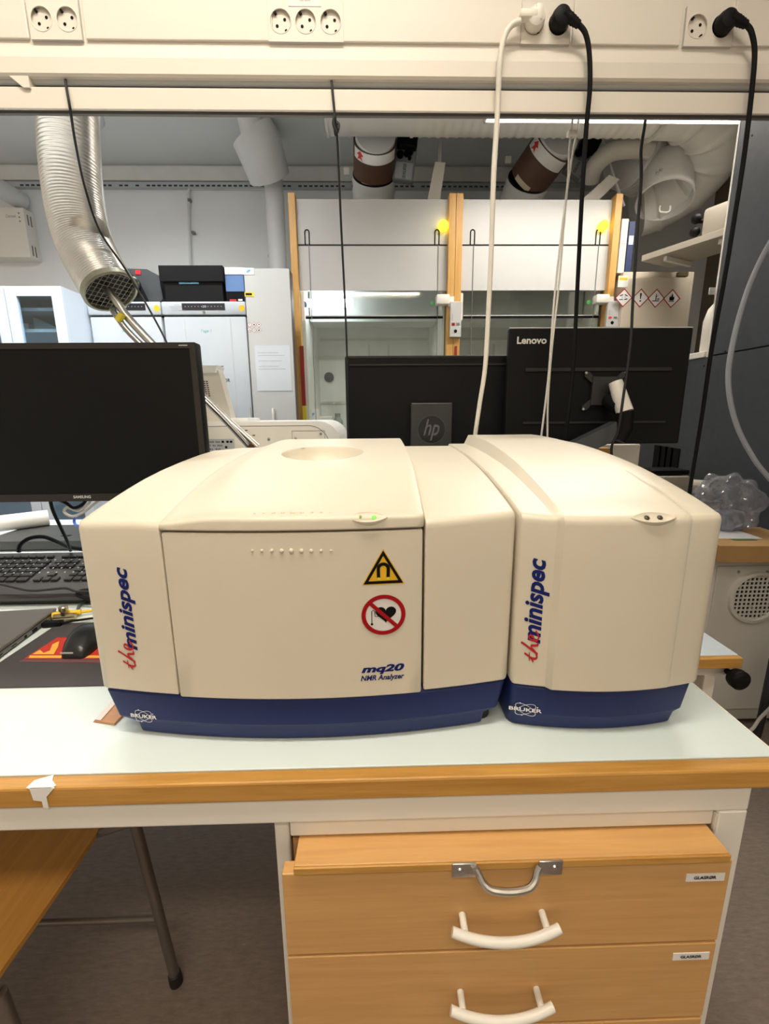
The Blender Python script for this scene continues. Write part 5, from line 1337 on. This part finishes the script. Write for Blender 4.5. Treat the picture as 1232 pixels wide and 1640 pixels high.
for (px, py) in ((395, 689), (407, 697), (385, 702)):
    p = at(px, py, YA); MB().box(p.x - .004, p.x + .004, YA - .0045, YA - .003, p.z - .0012, p.z + .0012).build('slot', BLKT, an)
# raised lid and tower
MB().box(at(368, 672, YA + .05).x, at(400, 672, YA + .05).x, YA + .03, YA + .20, azt - .004, azt + .012, .006).build('top_hump', ANT, an, True)
tw = [at(300, 588, YA + .05), at(347, 588, YA + .05), at(352, 600, YA + .05), at(374, 682, YA + .05), at(300, 682, YA + .05)]
MB().prism([(p.x, p.z) for p in tw], lambda u, v: (u, YA + .05, v), lambda u, v: (u, YA + .10, v)).build('tower', ANW, an)
q = [at(300, 586, YA + .05), at(350, 586, YA + .05), at(347, 597, YA + .05), at(300, 597, YA + .05)]
MB().prism([(p.x, p.z) for p in q], lambda u, v: (u, YA + .035, v), lambda u, v: (u, YA + .11, v)).build('tower_cap', ANT, an)
vt = MB()
for r in range(8):
    for c in range(4):
        p = at(318 + c * 4.5 + r * .6, 611 + r * 3.3, YA + .05); vt.box(p.x - .0025, p.x + .0025, YA + .048, YA + .0505, p.z - .0014, p.z + .0014)
v_ = vt.build('vent_dots', BLKT, an); v_['kind'] = 'stuff'
for (x, y) in ((ax0 + .05, YA + .05), (ax1 - .05, YA + .05), (ax0 + .05, YA + .37), (ax1 - .05, YA + .37)): MB().lathe([(.015, 0), (.015, .0125)], (x, y, BZ), n=12).build('foot', BLKM, an)

# ================================================================ LEFT END OF THE BENCH
# laptop, closed
lp = thing('laptop', 'closed grey laptop with a paper label on its lid', 'laptop', (-.88, .87, BZ))
LM = Matrix.Translation((-.738, .978, BZ)) @ Matrix.Rotation(radians(6), 4, 'Z')
LAP = mat('laptop_grey', (.20, .185, .175), .38, .3, var=.03)
MB().box(-.33, 0, -.235, 0, .003, .0125, .003, M=LM).build('base', LAP, lp)
MB().box(-.33, 0, -.235, 0, .0135, .0205, .003, M=LM).build('lid', LAP, lp)
MB().box(-.30, -.03, -.20, -.03, 0, .003, M=LM).build('rubber_feet', BLKM, lp)
st = MB().box(-.20, -.095, -.14, -.085, .0206, .0210, M=LM).build('paper_label', PAPER, lp)
for k in range(4): MB().box(-.195, -.10, -.135 + k * .013, -.133 + k * .013, .02105, .0212, M=LM).build('label_line', GREYT, st)
for (y, l_, h_) in ((-.05, .016, .006), (-.085, .016, .006), (-.115, .007, .005), (-.15, .014, .0015), (-.19, .014, .0015)):
    MB().box(-.001, .0005, y - l_ / 2, y + l_ / 2, .0075 - h_ / 2, .0075 + h_ / 2, M=LM).build('port', BLKT, lp)
# usb lead and network lead
ul = thing('usb_lead', 'black USB plug and lead coming out of the laptop side', 'cable', (-.70, .93, BZ))
MB().box(.001, .040, -.066, -.050, .002, .013, .002, M=LM).build('plug', BLK, ul)
MB().tube(spline([LM @ Vector((.038, -.058, .0075)), LM @ Vector((.07, -.05, .008)), LM @ Vector((.12, -.035, .006)), LM @ Vector((.20, -.02, .004))], 6), .0028, 8).build('lead', BLK, ul, True)
nl = thing('network_lead', 'yellow network lead with plug beside the laptop corner', 'cable', (-.68, .96, BZ))
MB().tube(spline([LM @ Vector((.001, -.022, .010)), LM @ Vector((.025, -.016, .011)), LM @ Vector((.055, -.010, .010))], 6), [.0075] * 9 + [.006] * 4, 10).build('boot', CABYEL, nl, True)
MB().tube(spline([LM @ Vector((.050, -.011, .010)), LM @ Vector((.08, .0, .008)), LM @ Vector((.14, .018, .0045)), LM @ Vector((.20, .03, .004))], 6), .0036, 8).build('lead', CABYEL, nl, True)
# brass tee connector
tcn = thing('tee_connector', 'small brass tee connector lying behind the yellow lead', 'connector', tuple(atz(104, 986, BZ)))
c = atz(104, 988, BZ + .008)
MB().tube([c + Vector((-.022, -.002, 0)), c + Vector((.022, .004, 0))], .0075, 14).build('barrel', BRASS, tcn, True)
MB().lathe([(.0065, 0), (.0065, .010), (.0095, .012), (.0095, .020), (.0075, .022), (1e-6, .022)], c + Vector((-.0005, 0, .004)), (0, 0, 1), 16).build('socket', BRASS, tcn, True)
cc = atz(116, 974, BZ + .01)
tag(MB().tube(spline([c + Vector((.014, .018, -.004)), atz(128, 968, BZ + .006), atz(150, 958, BZ + .005), atz(180, 950, BZ + .005)], 6), .003, 8).build('signal_cable', mat('cable_slate', (.10, .13, .13), .5), None, True), 'thin slate cable leading away behind the brass connector', 'cable')
# mouse pad and mouse
mp_ = thing('mouse_pad', 'dark mouse pad with a red and yellow flame print', 'mouse pad', (-.56, .81, BZ))
PADM = mat('pad_dark', (.060, .052, .056), .75, var=.06, scale=60)
MB().box(-.707, -.412, .692, .935, BZ, BZ + .0028, .001).build('pad', PADM, mp_)
PZ = BZ + .0031
def flat(pts, m, nm, par, e=0.): return MB().add([Vector((p[0], p[1], PZ + e)) for p in pts], [tuple(range(len(pts)))]).build(nm, m, par)
def pp(l, z=PZ): return [atz(a, b, z) for a, b in l]
fl = flat(pp([(38, 1055), (92, 1021), (170, 1021), (170, 1055)]), mat('pad_red', (.55, .03, .012), .6), 'red_print', mp_)
flat(pp([(46, 1054), (48, 1050), (170, 1050), (170, 1054)]), mat('pad_yellow', (.85, .45, .06), .6), 'yellow_print', fl, .0004)
flat(pp([(52, 1048), (64, 1041), (70, 1046), (80, 1042), (84, 1032), (95, 1027), (93, 1036), (86, 1048)]), mat('pad_yellow', (.85, .45, .06), .6), 'yellow_print', fl, .0004)
flat(pp([(30, 1060), (36, 1056), (170, 1056), (170, 1062)]), mat('pad_maroon', (.16, .06, .07), .7), 'maroon_print', fl, .0002)
ms = thing('computer_mouse', 'black computer mouse resting on the mouse pad', 'mouse', (-.578, .83, BZ + .003))
def mouse_rings():
    R = []
    for t in [0, .03, .1, .22, .38, .55, .72, .86, .95, 1.0]:
        y = .778 + .108 * t; w = .0315 * (sin(pi * (.10 + .82 * t)) ** .38); h = .036 * (sin(pi * (.07 + .80 * t)) ** .6)
        if t in (0, 1.0): w *= .72; h *= .45
        ring = []
        for k in range(20):
            a = 2 * pi * k / 20; cx_, sz_ = cos(a), sin(a)
            x = w * (abs(cx_) ** .7) * (1 if cx_ >= 0 else -1); z = (h * (max(0, sz_) ** .8) if sz_ > 0 else -.0005)
            ring.append((-.585 + x - .02 * (t - .5), y, BZ + .0038 + z))
        R.append(ring)
    return R
MB().loft(mouse_rings()).build('shell', mat('mouse_black', (.016, .017, .019), .3), ms, True, 60)
MB().box(-.597, -.573, .7785, .7795, BZ + .014, BZ + .017).build('badge', LGREY, ms)
MB().tube(spline([(-.592, .885, BZ + .012), (-.60, .91, BZ + .008), (-.56, .95, BZ + .006), (-.50, .965, BZ + .005)], 6), .002, 8).build('lead', BLK, ms, True)
# keyboard resting on a flat tray
ktr = tag(MB().box(-1.20, -.66, 1.045, 1.23, BZ, BZ + .015, .004).build('document_tray', mat('tray_black', (.016, .016, .016), .5)), 'flat black tray under the keyboard', 'tray')
kb = thing('keyboard', 'black full-size keyboard with number pad below the monitor', 'keyboard', (-.93, 1.08, BZ + .0155))
KM = mat('keyboard_body', (.040, .037, .036), .45); KK = mat('key_black', (.018, .018, .019), .4)
kf, kbk = 1.030, 1.222; zf0, zb0 = BZ + .034, BZ + .080
pr_ = [(kf, BZ + .0155), (kf - .002, BZ + .023), (kf + .004, zf0 - .002), (kf + .045, zf0 + .014), (kbk - .004, zb0), (kbk, zb0 - .004), (kbk, BZ + .0155)]
MB().prism(pr_, lambda y, z: (-1.175, y, z), lambda y, z: (-.688, y, z)).build('body', KM, kb)
def ktop(y): return lerp([kf + .045, kbk - .004], [zf0 + .014, zb0], y)
slope = math.atan2(zb0 - zf0 - .014, kbk - .004 - kf - .045)
kmesh = {}
def key(x, row, w, mt=KK, d=.0165):
    y = kf + .052 + row * .0205 + (.006 if row == 5 else 0)
    kk_ = round(w, 4), d, mt.name
    if kk_ not in kmesh:
        ob = MB().box(-w / 2, w / 2, -d / 2, d / 2, 0, .006, .0015, 1).build('key', mt, None); kmesh[kk_] = ob.data; bpy.data.objects.remove(ob)
    o = bpy.data.objects.new('key', kmesh[kk_]); COL.objects.link(o)
    o.parent = kb; o.matrix_parent_inverse = world_inv(kb)
    o.matrix_basis = Matrix.Translation((x, y, ktop(y))) @ Matrix.Rotation(slope, 4, 'X')
    if row < 5 and w < .03:
        me_ = 0
    return o
xr_ = -.700; pit = .0215
for row in range(6):
    for c in range(4):                       # number pad
        if row == 5 and c > 3: continue
        if c == 0 and row in (0, 2): continue
        w = .0175; xx = xr_ - pit * c - .0095
        key(xx, row, w, d=(.0105 if row == 5 else .0165))
    x = xr_ - pit * 4 - .012
    if row in (0,):
        for c in range(3): key(x - pit * c - .0095, row, .0175)
    elif row == 1: key(x - pit - .0095, row, .0175)
    elif row in (3, 4, 5):
        for c in range(3): key(x - pit * c - .0095, row, .0175, d=(.0105 if row == 5 else .0165))
    x = xr_ - pit * 7 - .024
    if row == 0:
        key(x - .014, 0, .026); key(x - .042, 0, .022); key(x - .068, 0, .022); key(x - .145, 0, .12); key(x - .222, 0, .022); key(x - .250, 0, .026)
    else:
        n_ = 13 if row < 5 else 12
        key(x - .016, row, .030 if row < 5 else .0175, d=(.0105 if row == 5 else .0165))
        for c in range(n_ - 1): key(x - .036 - pit * c - .006, row, .0175, d=(.0105 if row == 5 else .0165))
lgd = MB(); rn = random.Random(5)
for row in range(1, 5):
    for c in range(22):
        y = kf + .052 + row * .0205; x = xr_ - pit * c - .0095 - .003; z = ktop(y) + .0068
        lgd.add([(x - .0018, y + .001, z), (x + .0018, y + .001, z), (x + .0018, y + .005, z + .0012), (x - .0018, y + .005, z + .0012)], [(0, 1, 2, 3)])
o = lgd.build('key_legends', LGREY, kb); o['kind'] = 'stuff'
# small computer, roll and cables behind the keyboard
pc_ = thing('mini_computer', 'flat dark grey mini computer lying behind the keyboard', 'computer', (-1.15, 1.55, BZ))
q0 = atz(10, 872, BZ); q1 = atz(118, 852, BZ)
MB().box(q0.x - .02, -.98, 1.50, 1.74, BZ + .004, BZ + .036, .004).build('case', mat('pc_grey', (.05, .052, .050), .45), pc_)
MB().box(q0.x - .01, -.99, 1.51, 1.73, BZ, BZ + .004).build('feet', BLKM, pc_)
for k in range(3): MB().box(-1.12 + k * .05, -1.09 + k * .05, 1.56 + k * .02, 1.575 + k * .02, BZ + .0362, BZ + .0372).build('top_pad', BLKT, pc_)
ra = Vector((-1.60, 1.47, BZ + .066)); rb = Vector((-1.285, 1.74, BZ + .066))
rl_ = MB(); rl_.tube([ra, rb], .030, 22, caps=False); rl_.tube([ra, rb], .024, 22, caps=False)
tag(rl_.build('paper_roll', PAPER, None, True), 'white paper roll lying across the mini computer', 'paper roll')
tag(MB().box(-1.66, -1.50, 1.42, 1.56, BZ + .0005, BZ + .035, .003).build('notepad_stack', PAPER), 'stack of white notepads carrying the end of the paper roll', 'notepads')
cable('monitor_cable', [(80, 795, 1.06), (84, 815, 1.08), (96, 842, 1.13), (107, 865, 1.19), (113, 882, 1.24)], .0042, BLK, 'straight black cable hanging from the underside of the monitor')
cable('desk_cable', [(30, 884, 1.30), (33, 872, 1.30), (48, 862, 1.31), (70, 860, 1.32), (92, 868, 1.32), (110, 876, 1.30), (135, 880, 1.28)], .006, BLK, 'black cable loop arching behind the keyboard')
cable('desk_cable', [(146, 797, 1.075), (142, 806, 1.075), (126, 818, 1.08), (108, 813, 1.08), (103, 820, 1.08), (116, 827, 1.08), (134, 820, 1.08), (150, 808, 1.08), (170, 792, 1.075)], .0032, GCAB, 'pale grey cable loop hanging below the monitor edge')
cable('desk_cable', [(128, 822, 1.40), (121, 828, 1.40), (119, 836, 1.40), (124, 842, 1.38), (140, 842, 1.36)], .004, mat('cable_blue', (.06, .12, .55), .45), 'small blue cable loop behind the analyzer corner')
cable('desk_cable', [(85, 797, 1.07), (105, 805, 1.075), (118, 813, 1.08), (132, 808, 1.08), (140, 797, 1.075)], .004, BLK, 'black cable looping just below the monitor')
cable('desk_cable', [(-20, 930, 1.024), (20, 940, 1.022), (50, 946, 1.02), (80, 944, 1.022), (105, 942, 1.024), (122, 947, 1.026), (150, 948, 1.03)], .0032, BLKM, 'thin black lead lying along the keyboard front')
cable('desk_cable', [(150, 944, 1.05), (130, 946, 1.04), (124, 952, 1.03), (132, 957, 1.02), (152, 960, 1.01)], .0045, BLK, 'black lead curling around beside the analyzer side panel')
tag(MB().box(-1.30, -.86, 1.26, 1.45, BZ + .0005, BZ + .012, .002).build('paper_stack', mat('paper_stack_white', (.74, .77, .80), .6)), 'stack of white papers lying behind the keyboard', 'papers')
# wooden wedge beside the navy base
wv = [atz(149, 1157, BZ), atz(184, 1162, BZ), Vector((-.383, .66, BZ)), atz(178, 1128, BZ)]
w_t = thing('wooden_wedge', 'thin wooden wedge lying at the corner of the navy base', 'wedge', tuple(wv[0]))
MB().add([wv[0], wv[1], wv[2], wv[3], wv[0] + Vector((.002, 0, .003)), wv[1] + Vector((0, 0, .004)), wv[2] + Vector((0, 0, .009)), wv[3] + Vector((.002, 0, .006))], [(3, 2, 1, 0), (4, 5, 6, 7), (0, 1, 5, 4), (1, 2, 6, 5), (2, 3, 7, 6), (3, 0, 4, 7)]).build('block', wood('wedge_wood', (.45, .22, .10), (.55, .28, .13)), w_t)
MB().add([wv[0] + Vector((.003, .001, .0042)), wv[0].lerp(wv[1], .35) + Vector((0, .001, .0044)), wv[3].lerp(wv[2], .3) + Vector((0, 0, .0078)), wv[3] + Vector((.003, 0, .0072))], [(0, 1, 2, 3)]).build('paper_strip', mat('paper_pink', (.74, .66, .60), .6), w_t)

# ================================================================ CHAIR UNDER THE BENCH
ch = thing('plywood_chair', 'chair with curved plywood seat and dark steel tube legs under the bench', 'chair', (-.80, .72, 0))
SR = -.622; SL = -1.02
def seat_ring(yo, z, th): return z
R = []
NX, NY = 14, 16
top_ = []; bot_ = []
def seat_pt(i, j):
    u = i / NX; v = j / NY
    y = .50 + .44 * v
    wid = 1 - .07 * (1 - v) ** 3
    xm_ = (SR + SL) / 2; hw_ = (SR - SL) / 2
    x = xm_ + (u - .5) * 2 * hw_ * wid
    z = .455 - .012 * (1 - ((u - .5) * 2) ** 2) - .05 * max(0, (.18 - v) / .18) ** 2 - .02 * max(0, (v - .8) / .2) ** 2
    return (x, y, z)
mb = MB(); vs_ = [seat_pt(i, j) for i in range(NX + 1) for j in range(NY + 1)]
n_ = len(vs_); vb_ = [(x, y, z - .011) for x, y, z in vs_]; fs_ = []
for i in range(NX):
    for j in range(NY):
        a = i * (NY + 1) + j; fs_ += [(a, a + 1, a + NY + 2, a + NY + 1), (n_ + a, n_ + a + NY + 1, n_ + a + NY + 2, n_ + a + 1)]
for j in range(NY):
    for i in (0, NX):
        a = i * (NY + 1) + j; fs_.append((a, a + 1, n_ + a + 1, n_ + a))
for i in range(NX):
    for j in (0, NY):
        a = i * (NY + 1) + j; fs_.append((a, a + NY + 1, n_ + a + NY + 1, n_ + a))
MB().add(vs_ + vb_, fs_).build('seat', CHAIRW, ch, True, 40)
ft = atz(283, 1574, .0); up = at(222, 1340, ft.y)
dirl = (up - ft).normalized()
def leg(f, s_, hgt):
    f = Vector(f); top = f + Vector((dirl.x * s_[0], 0, dirl.z)) * (hgt / dirl.z)
    l = MB().tube([f, f.lerp(top, .33), f.lerp(top, .66), top], .0115, 14).build('leg', CHAIRS, ch, True)
    MB().lathe([(.0145, 0), (.0155, .006), (.0145, .03), (.012, .032)], f, (dirl.x * s_[0], 0, dirl.z), 16).build('rubber_foot', BLKM, l, True)
    j = f.lerp(top, .475 / .72) if hgt > .5 else top; sx = SR - .03 if s_[0] > 0 else SL + .03
    MB().tube([j, Vector((sx, j.y, .436))], .008, 10).build('seat_bracket', CHAIRS, ch, True)
    return top
fx = ft.x; lx_ = SR + SL - fx
t1 = leg((fx, ft.y, 0), (1, 1), .72); t2 = leg((lx_, ft.y, 0), (-1, 1), .72)
t3 = leg((fx - .09, .56, 0), (1, 1), .43); t4 = leg((lx_ + .09, .56, 0), (-1, 1), .43)
cb0 = at(245, 1471, ft.y); k_ = cb0.z / .72
MB().tube([Vector((fx, ft.y, 0)).lerp(t1, k_), Vector((lx_, ft.y, 0)).lerp(t2, k_)], .008, 12).build('stretcher', CHAIRS, ch, True)
MB().prism([(t2.x + (t1.x - t2.x) * t, .03 * (1 - (2 * t - 1) ** 2)) for t in [k / 10 for k in range(11)]] + [(t1.x - (t1.x - t2.x) * t, .012 + .03 * (1 - (1 - 2 * t) ** 2)) for t in [k / 10 for k in range(11)]], lambda u, v: (u, ft.y + .012 + v, .60), lambda u, v: (u, ft.y + .012 + v, .735)).build('backrest', CHAIRW, ch)

# ---------------------------------------------------------------- groups of repeats
GROUPS = {'power_cord': 'power cords plugged into the service beam', 'hanging_cable': 'thin black cables hanging from the beam', 'data_cable': 'thin pale data cables below the beam',
          'ceiling_luminaire': 'louvred ceiling luminaires', 'desktop_monitor': 'monitors on the benches', 'upright_freezer': 'upright freezers along the back wall', 'fume_hood': 'fume hoods along the back wall',
          'hood_riser': 'exhaust pipes above the fume hoods', 'damper_actuator': 'damper actuators above the fume hoods', 'mounting_bracket': 'angled brackets above the fume hoods', 'ring_binder': 'binders on the hazard cabinet',
          'desk_cable': 'loose cables at the keyboard end of the bench', 'reagent_carton': 'cartons in the fume hood', 'floor_cable': 'cables beside the cooling unit', 'storage_box': 'boxes in the glass cabinet'}
for o in list(bpy.data.objects):
    if o.parent is None and 'category' in o.keys():
        k = o.name.split('.')[0]
        if k in GROUPS and 'group' not in o.keys(): o['group'] = GROUPS[k]
